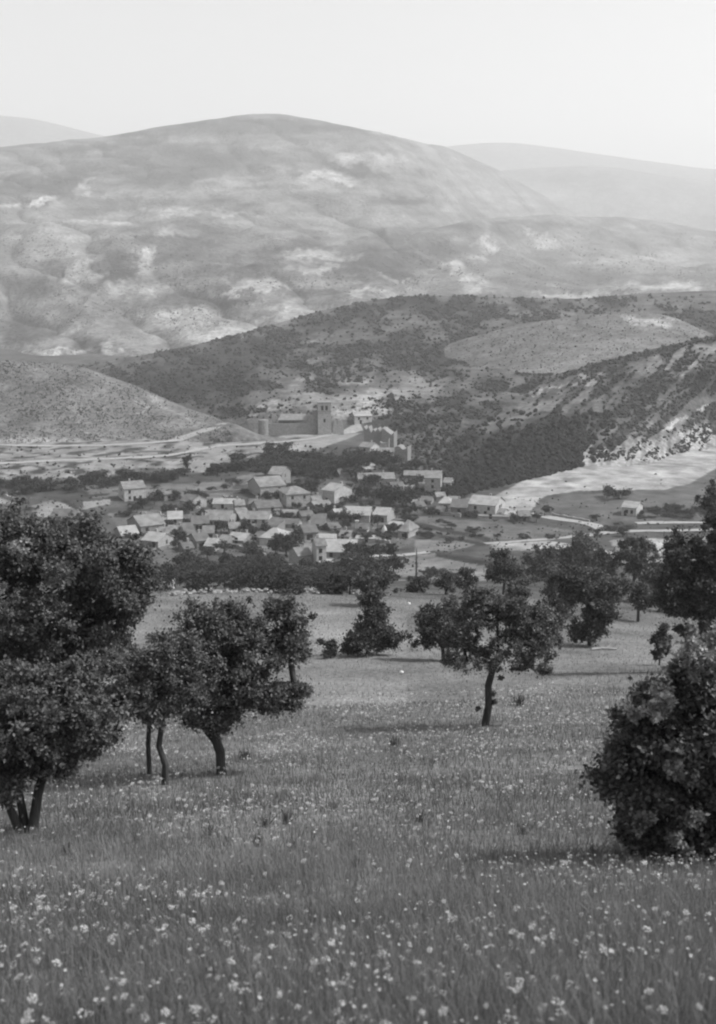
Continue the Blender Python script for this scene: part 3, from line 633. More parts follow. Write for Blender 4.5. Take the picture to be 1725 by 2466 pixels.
MIDTREES = [  # foot, crown blobs
    (1213, 1432, [(1215, 1372, 0, 44, 32, 22), (1212, 1340, 0, 22, 22, 8), (1195, 1385, 0, 22, 14, 6), (1240, 1385, 0, 26, 16, 7)], 'broad pine-like tree with a pointed top at the edge of the slope', 'pine_tree'),
    (1305, 1398, [(1300, 1350, 0, 36, 34, 20), (1310, 1320, 0, 22, 26, 8), (1290, 1378, 0, 28, 18, 8)], 'dense round tree beside the pine-like tree below the lane', 'tree'),
    (1392, 1392, [(1390, 1330, 0, 52, 32, 30), (1360, 1350, 0, 34, 26, 14), (1430, 1350, 0, 36, 24, 14), (1385, 1305, 0, 24, 16, 7)], 'wide dark clump of a tree between two round trees below the road', 'tree'),
    (1465, 1405, [(1465, 1370, 0, 34, 24, 14), (1450, 1345, 0, 26, 20, 8)], 'low dark tree filling the gap in the row below the road', 'tree'),
    (1525, 1410, [(1525, 1345, 0, 46, 42, 30), (1510, 1310, 0, 24, 22, 8), (1550, 1370, 0, 34, 30, 14), (1545, 1310, 0, 20, 16, 6)], 'tall double-topped tree in the row below the road', 'tree'),
    (1620, 1420, [(1630, 1350, 0, 50, 44, 30), (1620, 1310, 0, 22, 26, 8), (1590, 1390, 0, 36, 30, 16)], 'pointed tree at the end of the row, in front of pale field strips', 'tree'),
    (1715, 1420, [(1715, 1260, 0, 34, 70, 30), (1720, 1340, 0, 46, 60, 30), (1705, 1200, 0, 18, 36, 9)], 'very tall dark tree standing above the end of the valley road', 'tree'),
    (1675, 1480, [(1680, 1400, 0, 50, 50, 34), (1650, 1440, 0, 36, 36, 18), (1710, 1440, 0, 40, 44, 20)], 'broad dark tree in front of the very tall one', 'tree'),
    (1570, 1455, [(1572, 1405, 0, 34, 34, 20), (1590, 1430, 0, 30, 22, 10)], 'dark rounded tree beside the small thin-trunked tree', 'tree'),
    (1480, 1445, [(1478, 1410, 0, 34, 26, 16), (1500, 1425, 0, 26, 18, 8)], 'low dark tree behind the log-side bushy tree', 'tree'),
    (1345, 1412, [(1340, 1390, 0, 36, 18, 12), (1320, 1385, 0, 22, 16, 6)], 'low dark thicket under the round tree below the lane', 'tree'),
    (1430, 1420, [(1425, 1385, 0, 34, 24, 14)], 'small dark tree at the foot of the wide dark clump', 'tree'),
    (1128, 1440, [(1125, 1405, 0, 24, 26, 14), (1122, 1380, 0, 10, 18, 4)], 'narrow pointed tree behind the slender oak on the meadow', 'tree'),
    (1075, 1432, [(1075, 1400, 0, 20, 22, 10)], 'soft round shrub on the grass bank beside the narrow pointed tree', 'shrub'),
    (1020, 1428, [(1018, 1404, 0, 24, 14, 9), (1005, 1418, 0, 18, 9, 4)], 'low spreading shrub on the grass bank near the dead spike', 'shrub'),
    (1270, 1410, [(1262, 1396, 0, 30, 14, 8), (1240, 1398, 0, 22, 12, 6)], 'low hedge-like bush joining the pine-like tree and its round neighbour', 'bush')]
for i, (u, v, bl, lb, nm) in enumerate(MIDTREES):
    bushy(u, v, bl, lb, 40 + i, name=nm, cat=nm.split('_')[-1], per=46, leaf=7, clump=13, trunk_w=4)
# the dead spike beside the field path
b0 = hit(1003, 1392, ('ground',)); s0 = (b0.y * CP - b0.z * SP) / F_PX
rng = np.random.default_rng(5)
sg = [((0, 0, -1), (0, 0, 30 * s0), 2.6 * s0, 2.2 * s0), ((0, 0, 30 * s0), (0, 0, 74 * s0), 2.2 * s0, .6 * s0)]
for k in range(40):
    z = rng.uniform(8, 70) * s0; an = rng.uniform(0, 6.3); L = (9 - z / s0 / 10) * s0 * rng.uniform(.5, 1)
    sg.append(((0, 0, z), (L * math.cos(an), L * math.sin(an), z + L * .4), .7 * s0, .3 * s0))
wv, wf = tubes(sg, 5)
rt = link('spike_tree', None, loc=tuple(b0)); tag(rt, 'thin dark leafless spike of a tree beside the field path', 'tree')
link('trunk', mesh_np('trunk', wv, wf, MATS['bark'], smooth=True), rt)

# tree prototypes for the valley, shared meshes
def proto(seed, kind):
    if kind == 'round':
        bl = [(0, 0, .62, .36, .36, .3, 22), (.12, .05, .5, .3, .3, .24, 10), (-.14, 0, .55, .28, .3, .26, 10)]; tp = .7
    elif kind == 'tall':
        bl = [(0, 0, .6, .2, .2, .36, 22), (.03, 0, .4, .18, .18, .25, 10)]; tp = .8
    else:
        bl = [(0, 0, .38, .5, .5, .3, 20), (.2, 0, .34, .36, .4, .26, 10), (-.22, .1, .36, .36, .36, .24, 10)]; tp = .4
    tr = [[(0, 0, -.1, .035), (.01, 0, .12, .03), (0, .01, tp * .6, .02), (0, 0, tp, .012)]]
    wv, wf, lv, lf = build_tree(seed, tr, bl, 30, .085, .13, .006, (.35, 1.0))
    return (mesh_np('trunk', wv, wf, MATS['bark']), mesh_np('crown', lv, lf, MATS['far_leaf']))
PROTO = {k: [proto(300 + 7 * i + j, k) for j in range(3)] for i, k in enumerate(('round', 'tall', 'low'))}
prng = random.Random(77)
NEAR = []      # (root, label stem) of trees named after the house they stand beside
def valley_tree(u, v, w_px, h_px, kind, label, name='tree', cat='tree', group=None, only=('ground',), near=None):
    b = hit(u, v, only)
    if b is None: return
    s_ = (b.y * CP - b.z * SP) / F_PX
    tm, cm = prng.choice(PROTO[kind]); sw = w_px * s_ / (.85 if kind != 'tall' else .48); sh = h_px * s_ / (.95 if kind != 'low' else .72)
    root = link(name, None, loc=tuple(b), rz=prng.uniform(0, 6.28), sc=(sw, sw, sh))
    tag(root, label, cat, group)
    link('trunk', tm, root); link('crown', cm, root)
    if near: NEAR.append((root, near, w_px))
G1, L1 = 'trees of the belt below the village', 'dark leafy tree in the dense belt between village and lower meadow'
for k in range(84):
    u = prng.uniform(235, 960); v = prng.uniform(1376, 1432) if u < 860 else prng.uniform(1378, 1410)
    valley_tree(u, v, prng.uniform(40, 78), prng.uniform(34, 62) * (.65 if 690 < u < 830 else 1), prng.choice(['round', 'round', 'low']), L1, group=G1, near='belt tree near')
for k in range(16):
    valley_tree(prng.uniform(420, 640), prng.uniform(1372, 1395), prng.uniform(40, 66), prng.uniform(28, 44), 'round', L1, group=G1, near='belt tree near')
G2, L2 = 'trees among the houses', 'round dark garden tree growing between the stone village houses'
for (u, v, ww, hh) in [(372, 1215, 26, 24), (345, 1225, 34, 30), (405, 1240, 26, 24), (443, 1242, 26, 26), (487, 1245, 40, 26), (470, 1212, 22, 36), (533, 1290, 34, 42), (590, 1290, 34, 42), (625, 1292, 42, 36), (640, 1212, 32, 34), (690, 1340, 80, 64), (665, 1335, 50, 36), (760, 1240, 70, 22), (670, 1250, 50, 22), (555, 1282, 30, 30), (430, 1300, 46, 30), (800, 1262, 30, 34), (845, 1258, 40, 34), (910, 1275, 24, 40), (955, 1248, 22, 26), (965, 1285, 36, 24), (900, 1205, 50, 50), (940, 1215, 50, 50), (970, 1220, 60, 66), (860, 1200, 36, 34), (990, 1200, 28, 36), (720, 1140, 60, 36), (760, 1160, 44, 40), (790, 1150, 50, 34), (815, 1135, 44, 34), (750, 1195, 40, 44), (920, 1130, 36, 28), (1000, 1135, 30, 34), (1010, 1165, 40, 20), (725, 1205, 44, 50), (905, 1170, 40, 30), (880, 1165, 36, 26), (700, 1180, 20, 20), (1090, 1190, 36, 24), (1140, 1245, 26, 16), (800, 1235, 30, 24), (600, 1330, 40, 26), (500, 1345, 50, 30), (840, 1290, 60, 14), (935, 1290, 20, 12), (330, 1235, 24, 20), (540, 1335, 60, 30), (610, 1345, 60, 34)]:
    valley_tree(u, v, ww, hh, prng.choice(['round', 'round', 'low']), L2, group=G2, near='garden tree beside')
for k in range(46):
    u = prng.uniform(330, 1000); valley_tree(u, prng.uniform(1195, 1330), prng.uniform(16, 36), prng.uniform(14, 30), prng.choice(['round', 'low']), L2, group=G2, near='garden tree beside')
for (u, v, ww, hh) in [(850, 1345, 52, 44), (885, 1350, 50, 46), (915, 1352, 54, 48), (942, 1350, 36, 50), (935, 1370, 26, 20), (868, 1342, 34, 40)]:
    valley_tree(u, v, ww, hh, 'round', 'dark tree in the clump beside the white lane below the village', group='clump beside the lane')
G3, L3 = 'scrub along the foot of the bank', 'dark bush in the line of scrub under the pale bank'
for k in range(60):
    u = prng.uniform(-40, 1000); v0 = np.interp(u, [-40, 60, 200, 300, 450, 560, 640, 760, 900, 1000], [1185, 1178, 1170, 1160, 1150, 1130, 1128, 1122, 1118, 1130]) + prng.uniform(-8, 12)
    valley_tree(u, v0, prng.uniform(26, 56), prng.uniform(18, 36), prng.choice(['low', 'round']), L3, name='bush', cat='bush', group=G3)
for k in range(26):
    u = prng.uniform(640, 880); v0 = prng.uniform(1096, 1150)
    valley_tree(u, v0, prng.uniform(30, 60), prng.uniform(20, 40), 'low', 'dark bush on the slope between church and village', name='bush', cat='bush', group='bushes on the slope below the church')
G4, L4 = 'bushes in the village gardens', 'small low bush in the terraced gardens around the village'
for k in range(110):
    u = prng.uniform(20, 1180); v0 = prng.uniform(1190, 1360) if u < 300 else prng.uniform(1160, 1310)
    valley_tree(u, v0, prng.uniform(12, 32), prng.uniform(8, 20), prng.choice(['low', 'round']), L4, name='bush', cat='bush', group=G4, near='garden bush near')
valley_tree(452, 1132, 22, 38, 'tall', 'dark upright tree standing alone against the pale bank')
valley_tree(575, 1120, 50, 34, 'round', 'bushy tree on the rim of the bank beside the road')
for (u, v, ww, hh, kd, lb) in [(1490, 1200, 50, 36, 'low', 'broad dark bush in the field under the white scar'), (1312, 1242, 30, 30, 'round', 'round dark tree beside the white cross road'), (1292, 1258, 24, 24, 'round', 'dark bush beside the small open shed'), (1436, 1254, 26, 18, 'round', 'round bush in the field beside the cross road'), (1545, 1243, 14, 16, 'round', 'small bush against the little roadside house'), (1500, 1292, 36, 24, 'round', 'dark round tree between the two white roads'), (1485, 1276, 60, 14, 'low', 'low dark hedge between the two white roads'), (1250, 1255, 26, 22, 'low', 'dark bush on the garden side of the small open shed')]:
    valley_tree(u, v, ww, hh, kd, lb, name='bush' if 'bush' in lb or 'hedge' in lb else 'tree', cat='bush' if 'bush' in lb or 'hedge' in lb else 'tree')
for k in range(16):
    valley_tree(prng.uniform(1560, 1730), prng.uniform(1225, 1250), prng.uniform(14, 40), prng.uniform(8, 18), 'low', 'dark bush in the field edge above the valley road', name='bush', cat='bush', group='bushes above the valley road')
for k in range(14):
    u = prng.uniform(980, 1440)
    valley_tree(u, 1300 + (1150 - u) * .02 - prng.uniform(-4, 14), prng.uniform(10, 22), prng.uniform(8, 14), 'low', 'small bush along the upper edge of the lower road', name='bush', cat='bush', group='bushes by the lower road')
for k in range(22):
    valley_tree(prng.uniform(860, 1130), prng.uniform(1372, 1430), prng.uniform(14, 34), prng.uniform(10, 20), 'low', 'small bush on the rough bank below the field path', name='bush', cat='bush', group='bushes below the field path')

# ------------------------------------------------------------------ scrub and woods on the hills: nobody could count it
def ico():
    t = (1 + 5 ** .5) / 2
    v = np.array([(-1, t, 0), (1, t, 0), (-1, -t, 0), (1, -t, 0), (0, -1, t), (0, 1, t), (0, -1, -t), (0, 1, -t), (t, 0, -1), (t, 0, 1), (-t, 0, -1), (-t, 0, 1)], float)
    f_ = np.array([(0, 11, 5), (0, 5, 1), (0, 1, 7), (0, 7, 10), (0, 10, 11), (1, 5, 9), (5, 11, 4), (11, 10, 2), (10, 7, 6), (7, 1, 8), (3, 9, 4), (3, 4, 2), (3, 2, 6), (3, 6, 8), (3, 8, 9), (4, 9, 5), (2, 4, 11), (6, 2, 10), (8, 6, 7), (9, 8, 1)])
    return v / np.linalg.norm(v[0]), f_
def scrub(name, label, sheets, n, region, size_px, seed, dens=None, tall=1.0, block=(), mat='scrub_leaf'):
    rng = np.random.default_rng(seed); iv, fi = ico(); V, Fs = [], []; off = 0
    m = n * 8; U = rng.uniform(region[0], region[1], m); W = rng.uniform(region[2], region[3], m)
    if dens is not None:
        kp = rng.random(m) < dens(U, W); U, W = U[kp], W[kp]
    k = 0
    for u, v in zip(U, W):
        if k >= n: break
        b = hit(u, v, tuple(sheets) + tuple(block))
        if b is None or HIT_SRC[0] not in sheets: continue
        s_ = (b.y * CP - b.z * SP) / F_PX; r_ = (size_px[0] + (size_px[1] - size_px[0]) * rng.random() ** 1.8) * s_
        jit = iv * (1 + rng.normal(size=(12, 1)) * .28) + rng.normal(size=(12, 3)) * .12
        an = rng.uniform(0, 6.28); c, q = math.cos(an), math.sin(an)
        jit = np.stack([jit[:, 0] * c - jit[:, 1] * q, jit[:, 0] * q + jit[:, 1] * c, jit[:, 2]], 1)
        for rep in range(2):
            o2 = np.array([0, 0, 0.]) if rep == 0 else rng.normal(size=3) * r_ * .55
            V.append(np.array(tuple(b)) + o2 + jit * np.array([r_, r_, r_ * .8 * tall]) * (1 if rep == 0 else .7) + np.array([0, 0, r_ * .45 * tall]))
            Fs.append(fi + off); off += 12
        k += 1
    if not V: return
    o = link(name, mesh_np(name, np.concatenate(V), np.concatenate(Fs), MATS[mat]))
    o['kind'] = 'stuff'; o['label'] = label; o['category'] = 'scrub'
def nz(u, v, s, a_, b_): return fbm(u / a_, v / b_, s)
scrub('ridge_woods', 'dark scrub and small trees scattered over the ridge behind the church', ['ridge'], 13000, (-60, 1780, 700, 1010), (1.0, 4.6), 1,
      dens=lambda u, v: np.clip((nz(u, v, 3, 70, 30) - .43) * 9, np.where(u < 620, .34, .12), 1) * np.clip((nz(u, v, 14, 16, 9) - .35) * 4, .05, 1) * np.where(v > 712, 1, .2), block=['hill_left', 'hill_right', 'spur', 'ground'])
scrub('slope_woods', 'dense dark wood covering the lower slope above the white scar', ['hill_right', 'ground'], 3400, (1000, 1480, 990, 1200), (3.0, 7.5), 2,
      dens=lambda u, v: np.where((v > 1190 - .24 * (u - 1130)) & (u > 1060), 0., np.where((v > 1172 - .45 * (u - 1000)) & (v > 1010) & (u < 1400), 1., .10)), tall=1.3, mat='wood_leaf')
scrub('hedge_scrub', 'line of dark scrub and bushes along the crest of the right hill', ['hill_right'], 4600, (1000, 1780, 800, 1110), (1.4, 4.8), 3,
      dens=lambda u, v: np.where(np.abs(v - np.interp(u, [1000, 1060, 1130, 1250, 1400, 1500, 1600, 1725, 1800], [1088, 1046, 992, 938, 892, 866, 842, 815, 800])) < 7, 1, np.clip((fbm((u + v) / 22, (u - v) / 110, 6) - .46) * 7, .02, .8)), block=['ground'])
scrub('spur_scrub', 'fine low scrub over the smooth bare spur', ['spur'], 1800, (1000, 1780, 750, 930), (.5, 2.0), 31, block=['hill_right', 'ground'])
scrub('hill_scrub', 'low scrub dotted over the bare hill above the road', ['hill_left'], 6500, (-60, 560, 860, 1066), (.5, 1.7), 4,
      dens=lambda u, v: np.clip((nz(u, v, 8, 70, 30) - .2) * 2, .1, 1) * np.clip((nz(u, v, 15, 9, 6) - .3) * 3, .1, 1), block=['ground'])
scrub('mountain_scrub', 'far scrub speckling the mountain slopes across the valley', ['mountain', 'foothill'], 4500, (-60, 1780, 560, 860), (.6, 1.9), 5,
      dens=lambda u, v: np.clip((nz(u, v, 9, 110, 45) - .48) * 8, .005, 1) * np.clip((nz(u, v, 16, 16, 8) - .42) * 6, .02, 1) * np.interp(v, [560, 700, 860], [.25, .8, 1]), block=['ridge', 'hill_left', 'spur'])
scrub('bank_scrub', 'tufts of scrub on the pale eroded bank by the roads', ['ground'], 330, (-60, 900, 1076, 1150), (1.0, 4.0), 6)
scrub('gully_scrub', 'rough scrub in the gully between keep and wooded slope', ['ground', 'hill_right', 'ridge'], 1100, (940, 1110, 1000, 1160), (1.4, 5.0), 7, block=['spur'])
scrub('garden_scrub', 'weeds and low growth between the terraced gardens of the valley', ['ground'], 2600, (-40, 1725, 1140, 1400), (.8, 3.2), 8,
      dens=lambda u, v: np.clip((nz(u, v, 12, 40, 14) - .45) * 6, .03, 1) * np.where((u > 1180) & (v < 1200), .05, 1))

# ------------------------------------------------------------------ houses
def box(x0, x1, y0, y1, z0, z1):
    v = np.array([(x0, y0, z0), (x1, y0, z0), (x1, y1, z0), (x0, y1, z0), (x0, y0, z1), (x1, y0, z1), (x1, y1, z1), (x0, y1, z1)], float)
    return v, np.array([(0, 3, 2, 1), (4, 5, 6, 7), (0, 1, 5, 4), (1, 2, 6, 5), (2, 3, 7, 6), (3, 0, 4, 7)])
def join(parts):
    V, Fs, off = [], [], 0
    for v, f_ in parts: V.append(v); Fs.append(np.asarray(f_) + off); off += len(v)
    return np.concatenate(V), np.concatenate(Fs)
def slab(a_, b_, c, d, t):
    """a roof slab: four corners, thickness t downwards"""
    top = np.array([a_, b_, c, d], float); bot = top - np.array([0, 0, t])
    return np.concatenate([top, bot]), np.array([(0, 1, 2, 3), (7, 6, 5, 4), (0, 4, 5, 1), (1, 5, 6, 2), (2, 6, 7, 3), (3, 7, 4, 0)])
hrng = random.Random(9)
def house(u, v, w_px, d_m, h_px, rz, roof, wallm, label, kind='gable', pitch=.42, wins=None, name='stone_house', cat='house', group=None, door=True, chimney=None, only=('ground',)):
    """w_px, h_px: width and wall height in photograph pixels; ridge along the width"""
    b = hit(u, v, only); s_ = (b.y * CP - b.z * SP) / F_PX
    w_, h_ = w_px * s_, h_px * s_ * 1.18; d_m = d_m * 1.3
    y0, y1 = -d_m / 2, d_m / 2; x0, x1 = -w_ / 2, w_ / 2
    root = link(name, None, loc=(b.x, b.y + d_m / 2, b.z - .2), rz=R(rz)); tag(root, label, cat, group)
    rise = d_m / 2 * pitch if kind in ('gable', 'hip') else d_m * pitch
    bt, fb = box(x0, x1, y0, y1, -3.0, h_)
    parts = [(bt, fb)]
    if kind == 'gable':
        g = np.array([(x0, y0, h_), (x0, y1, h_), (x0, 0, h_ + rise), (x1, y0, h_), (x1, y1, h_), (x1, 0, h_ + rise)])
        V, Fq = join(parts); off = len(V)
        tri = np.array([(0, 2, 1), (3, 4, 5)]) + off
        me = mesh_np('wall', np.concatenate([V, g]), [Fq, tri], MATS[wallm])
    elif kind == 'shed':
        g = np.array([(x0, y0, h_), (x0, y1, h_), (x0, y1, h_ + rise), (x1, y0, h_), (x1, y1, h_), (x1, y1, h_ + rise)])
        V, Fq = join(parts); off = len(V)
        me = mesh_np('wall', np.concatenate([V, g]), [np.concatenate([Fq, np.array([(1, 4, 5, 2)]) + off]), np.array([(0, 2, 1), (3, 4, 5)]) + off], MATS[wallm])
    else:
        V, Fq = join(parts); me = mesh_np('wall', V, Fq, MATS[wallm])
    link('wall', me, root)
    ov, t = .35, .2
    if kind == 'gable':
        e_ = ov * pitch
        rp = [slab((x0 - ov, y0 - ov, h_ - e_ + t), (x1 + ov, y0 - ov, h_ - e_ + t), (x1 + ov, 0, h_ + rise + t), (x0 - ov, 0, h_ + rise + t), t - .01),
              slab((x0 - ov, 0, h_ + rise + t), (x1 + ov, 0, h_ + rise + t), (x1 + ov, y1 + ov, h_ - e_ + t), (x0 - ov, y1 + ov, h_ - e_ + t), t - .01)]
        V, Fq = join(rp); me = mesh_np('roof', V, Fq, MATS[roof])
    elif kind == 'hip':
        e_ = ov * pitch; k = min(w_ * .4, d_m * .5)
        V = np.array([(x0 - ov, y0 - ov, h_ - e_), (x1 + ov, y0 - ov, h_ - e_), (x1 + ov, y1 + ov, h_ - e_), (x0 - ov, y1 + ov, h_ - e_),
                      (x0 - ov, y0 - ov, h_ + .2), (x1 + ov, y0 - ov, h_ + .2), (x1 + ov, y1 + ov, h_ + .2), (x0 - ov, y1 + ov, h_ + .2), (x0 + k, 0, h_ + rise), (x1 - k, 0, h_ + rise)])
        me = mesh_np('roof', V, [np.array([(0, 3, 2, 1), (0, 1, 5, 4), (1, 2, 6, 5), (2, 3, 7, 6), (3, 0, 4, 7), (4, 5, 9, 8), (6, 7, 8, 9)]), np.array([(5, 6, 9), (7, 4, 8)])], MATS[roof])
    elif kind == 'shed':
        e_ = ov * pitch
        V, Fq = slab((x0 - ov, y0 - ov, h_ - e_ + t), (x1 + ov, y0 - ov, h_ - e_ + t), (x1 + ov, y1 + ov, h_ + rise + e_ + t), (x0 - ov, y1 + ov, h_ + rise + e_ + t), t - .01)
        me = mesh_np('roof', V, Fq, MATS[roof])
    else:
        V, Fq = box(x0 - .1, x1 + .1, y0 - .1, y1 + .1, h_ + .01, h_ + .35); me = mesh_np('roof', V, Fq, MATS[roof])
    ro = link('roof', me, root)
    if chimney if chimney is not None else (kind == 'gable' and hrng.random() < .5):
        V, Fq = box(-.4, .4, -.4, .4, 0, 1.8)
        link('chimney', mesh_np('chimney', V, Fq, MATS['pale_stone']), ro, loc=(x0 + w_ * hrng.uniform(.2, .8), d_m * .08, h_ + rise * .7))
    # openings: front wall and the two end walls
    if wins is None:
        wins = []
        nf = max(1, int(w_ / 4.2)); st = 2 if h_ > 5 else 1
        for j in range(st):
            for k in range(nf):
                if hrng.random() < .75: wins.append(('f', (k + .5) / nf, (h_ - 1.4) - j * 2.7))
            for side in ('l', 'r'):
                if hrng.random() < .7: wins.append((side, hrng.uniform(.35, .65), (h_ - 1.2) - j * 2.7))
    ww, wh = 1.15, 1.45
    for (sd, fr, zc) in wins:
        if zc < .9: continue
        if sd == 'f':
            V, Fq = box(-ww / 2, ww / 2, -.04, .1, -wh / 2, wh / 2); loc = (x0 + w_ * fr, y0, zc)
        elif sd == 'l':
            V, Fq = box(-.04, .1, -ww / 2, ww / 2, -wh / 2, wh / 2); loc = (x0, y0 + d_m * fr, zc)
        else:
            V, Fq = box(-.1, .04, -ww / 2, ww / 2, -wh / 2, wh / 2); loc = (x1, y0 + d_m * fr, zc)
        wo_ = link('window', mesh_np('window', V, Fq, MATS['opening']), root, loc=loc)
        if sd == 'f':
            V, Fq = box(-ww / 2 - .12, ww / 2 + .12, -.16, .1, -.16, 0); link('sill', mesh_np('sill', V, Fq, MATS['pale_stone']), wo_, loc=(0, 0, -wh / 2 - .004))
    if door:
        V, Fq = box(-.6, .6, -.05, .1, -.3, 2.1); link('door', mesh_np('door', V, Fq, MATS['opening']), root, loc=(x0 + w_ * hrng.uniform(.25, .75), y0, .2))
    return root
H = house
H(313, 1206, 52, 9, 26, 24, 'roof_pale', 'plaster', 'large lone house with pale roof and dark doorway beside the terraced plots')
H(398, 1206, 22, 5, 14, 30, 'roof_dark', 'grey_stone', 'half ruined grey house with broken walls next to the large lone house', pitch=.3)
H(462, 1228, 36, 8, 18, -35, 'roof_grey', 'pale_stone', 'grey roofed house with two dark windows in its pale gable wall', wins=[('l', .3, 2.3), ('l', .7, 2.3), ('f', .5, 2)])
H(545, 1224, 62, 6, 10, -4, 'roof_white', 'plaster', 'long low white row house in front of the garden terraces')
H(574, 1246, 22, 6, 26, 14, 'roof_pale', 'pale_stone', 'tall narrow pale house at the end of the long low row')
H(345, 1288, 62, 11, 20, 32, 'roof_pale', 'grey_stone', 'long outer house under a broad pale roof at the village edge')
H(298, 1296, 42, 9, 7, 26, 'roof_white', 'grey_stone', 'low barn with the brightest white roof beside the long outer house')
H(418, 1272, 34, 8, 20, 8, 'roof_white', 'plaster', 'bright white house with a single small dark window', wins=[('f', .5, 3.0)], door=False)
H(425, 1296, 46, 8, 10, -12, 'roof_pale', 'grey_stone', 'squat house below the bright white one with one window')
H(375, 1318, 46, 8, 14, -24, 'roof_white', 'pale_stone', 'bright-roofed gable-windowed house at the village foot')
H(476, 1322, 34, 7, 18, 28, 'roof_grey', 'grey_stone', 'plain grey gabled house among trees at the village foot')
H(512, 1328, 26, 7, 12, -14, 'roof_white', 'pale_stone', 'tiny house with a bright roof against the tree belt')
H(478, 1277, 40, 8, 14, 10, 'roof_grey', 'pale_stone', 'wide grey-roofed house uphill of the plain gabled one')
H(530, 1268, 58, 10, 14, -14, 'roof_pale', 'pale_stone', 'sagging large-roofed pale house in mid village')
H(500, 1300, 26, 7, 15, 4, 'roof_dark', 'grey_stone', 'dark roofed cottage behind the round garden tree')
H(562, 1288, 26, 6, 14, 12, 'roof_pale', 'plaster', 'small white cottage between two garden trees')
H(578, 1308, 44, 7, 7, -22, 'roof_white', 'grey_stone', 'low shed-like house with a tilted white roof')
H(622, 1268, 54, 8, 16, -6, 'roof_pale', 'plaster', 'long white-walled house with a row of small windows', wins=[('f', .15, 2.4), ('f', .45, 2.4), ('f', .8, 2.4)])
H(655, 1284, 36, 7, 9, -30, 'roof_grey', 'grey_stone', 'lean-to under a plain sloping roof joined downhill of the long white house', kind='shed', pitch=.3)
H(660, 1314, 54, 9, 16, -14, 'roof_white', 'plaster', 'white house with bright hipped roof behind the biggest garden tree', kind='hip', pitch=.5)
H(640, 1196, 66, 12, 22, 26, 'roof_pale', 'pale_stone', 'large manor-like house with broad pale roof above the village middle')
H(672, 1172, 34, 10, 26, -16, 'roof_pale', 'grey_stone', 'tall gabled wing rising behind the manor-like house')
H(706, 1222, 60, 11, 28, 20, 'roof_pale', 'pale_stone', 'big square stone house with a bright end wall beneath the manor-like one', kind='hip', pitch=.35)
H(640, 1232, 60, 8, 9, 20, 'roof_grey', 'pale_stone', 'low outbuilding running downhill from the big square house')
H(690, 1250, 54, 7, 7, -10, 'roof_pale', 'grey_stone', 'very low house along the terrace under the big square house')
H(812, 1212, 40, 9, 26, -42, 'roof_white', 'plaster', 'crisp gabled house with one shaded and one bright white wall', wins=[('l', .5, 3.6)])
H(858, 1206, 18, 5, 12, 0, 'roof_pale', 'pale_stone', 'little hut with a gaping dark doorway beside the crisp gabled house', kind='flat')
H(770, 1234, 44, 8, 10, 28, 'roof_pale', 'grey_stone', 'long-roofed dim house with a lit edge below the crisp gabled house')
H(812, 1252, 20, 6, 12, 20, 'roof_white', 'plaster', 'tiny bright white house tucked between round garden trees')
H(864, 1258, 62, 9, 16, -8, 'roof_white', 'pale_stone', 'broad gleaming-roofed house with a dark porch', wins=[('f', .2, 2.2), ('f', .5, 1.8)])
H(926, 1258, 36, 8, 16, -20, 'roof_white', 'pale_stone', 'pointed bright-roofed house next to the gleaming broad one')
H(952, 1276, 32, 6, 9, -16, 'roof_white', 'plaster', 'flat-topped white house on the garden edge', kind='flat')
H(985, 1296, 26, 8, 14, -24, 'roof_pale', 'pale_stone', 'last small house by the tilled strips, with a rounded roof', kind='hip', pitch=.7)
H(785, 1310, 44, 6, 12, -10, 'roof_white', 'plaster', 'long white wall of a yard house above the tower house', kind='flat')
H(820, 1342, 80, 11, 12, -4, 'roof_white', 'pale_stone', 'wide farmhouse with a big pale roof beside the tower house')
H(740, 1300, 34, 8, 16, 18, 'roof_grey', 'grey_stone', 'grey house with a small white dormer uphill of the tower house')
H(768, 1364, 24, 6, 44, 14, 'roof_dark', 'plaster', 'tall bright tower house with dark roof and stained front', name='tower_house', wins=[('f', .4, 5.5), ('f', .4, 3.0)])
H(785, 1368, 30, 4, 11, -8, 'roof_white', 'plaster', 'low white yard building at the foot of the tower house', kind='flat', door=False)
H(722, 1360, 34, 7, 20, 24, 'roof_pale', 'pale_stone', 'pale ruined house half behind trees next to the tower house')
H(888, 1305, 62, 5, 6, -6, 'roof_white', 'plaster', 'long narrow white shed beside the tilled strips', kind='flat')
H(1046, 1192, 38, 9, 36, -8, 'roof_pale', 'pale_stone', 'tall two-storey house with arched upper wall under the wooded slope')
H(988, 1196, 26, 6, 14, -8, 'roof_pale', 'plaster', 'white fronted cottage uphill of the dark orchard trees')
H(1082, 1180, 18, 6, 16, -14, 'roof_pale', 'plaster', 'narrow white house behind the tall two-storey one')
H(905, 1162, 88, 8, 8, 6, 'roof_pale', 'pale_stone', 'very long pale roofed building above the orchard')
H(1000, 1152, 50, 6, 7, -6, 'roof_pale', 'grey_stone', 'low building against the slope next to the very long one')
H(1076, 1228, 30, 7, 14, -10, 'roof_white', 'plaster', 'small white square house on the field edge', kind='hip', pitch=.5)
H(1113, 1242, 40, 9, 18, -14, 'roof_grey', 'dark_stone', 'dark grey house between the small white one and long bright row')
H(1176, 1243, 68, 10, 24, -24, 'roof_white', 'plaster', 'long bright house row stepping down towards the cross road')
H(1190, 1250, 76, 4, 5, -10, 'roof_pale', 'pale_stone', 'low garden building in front of the long bright row', kind='flat')
H(1263, 1256, 26, 6, 12, 0, 'roof_dark', 'dark_stone', 'small open shed with a bright opening beside the road', wins=[])
H(1528, 1243, 36, 7, 18, -30, 'roof_white', 'plaster', 'lone little house with a bright roof above the valley road', wins=[('f', .35, 2), ('f', .7, 2)])
H(870, 1020, 42, 8, 16, 14, 'roof_white', 'plaster', 'whitewashed house with big dark arch above the ruined keep', only=None)
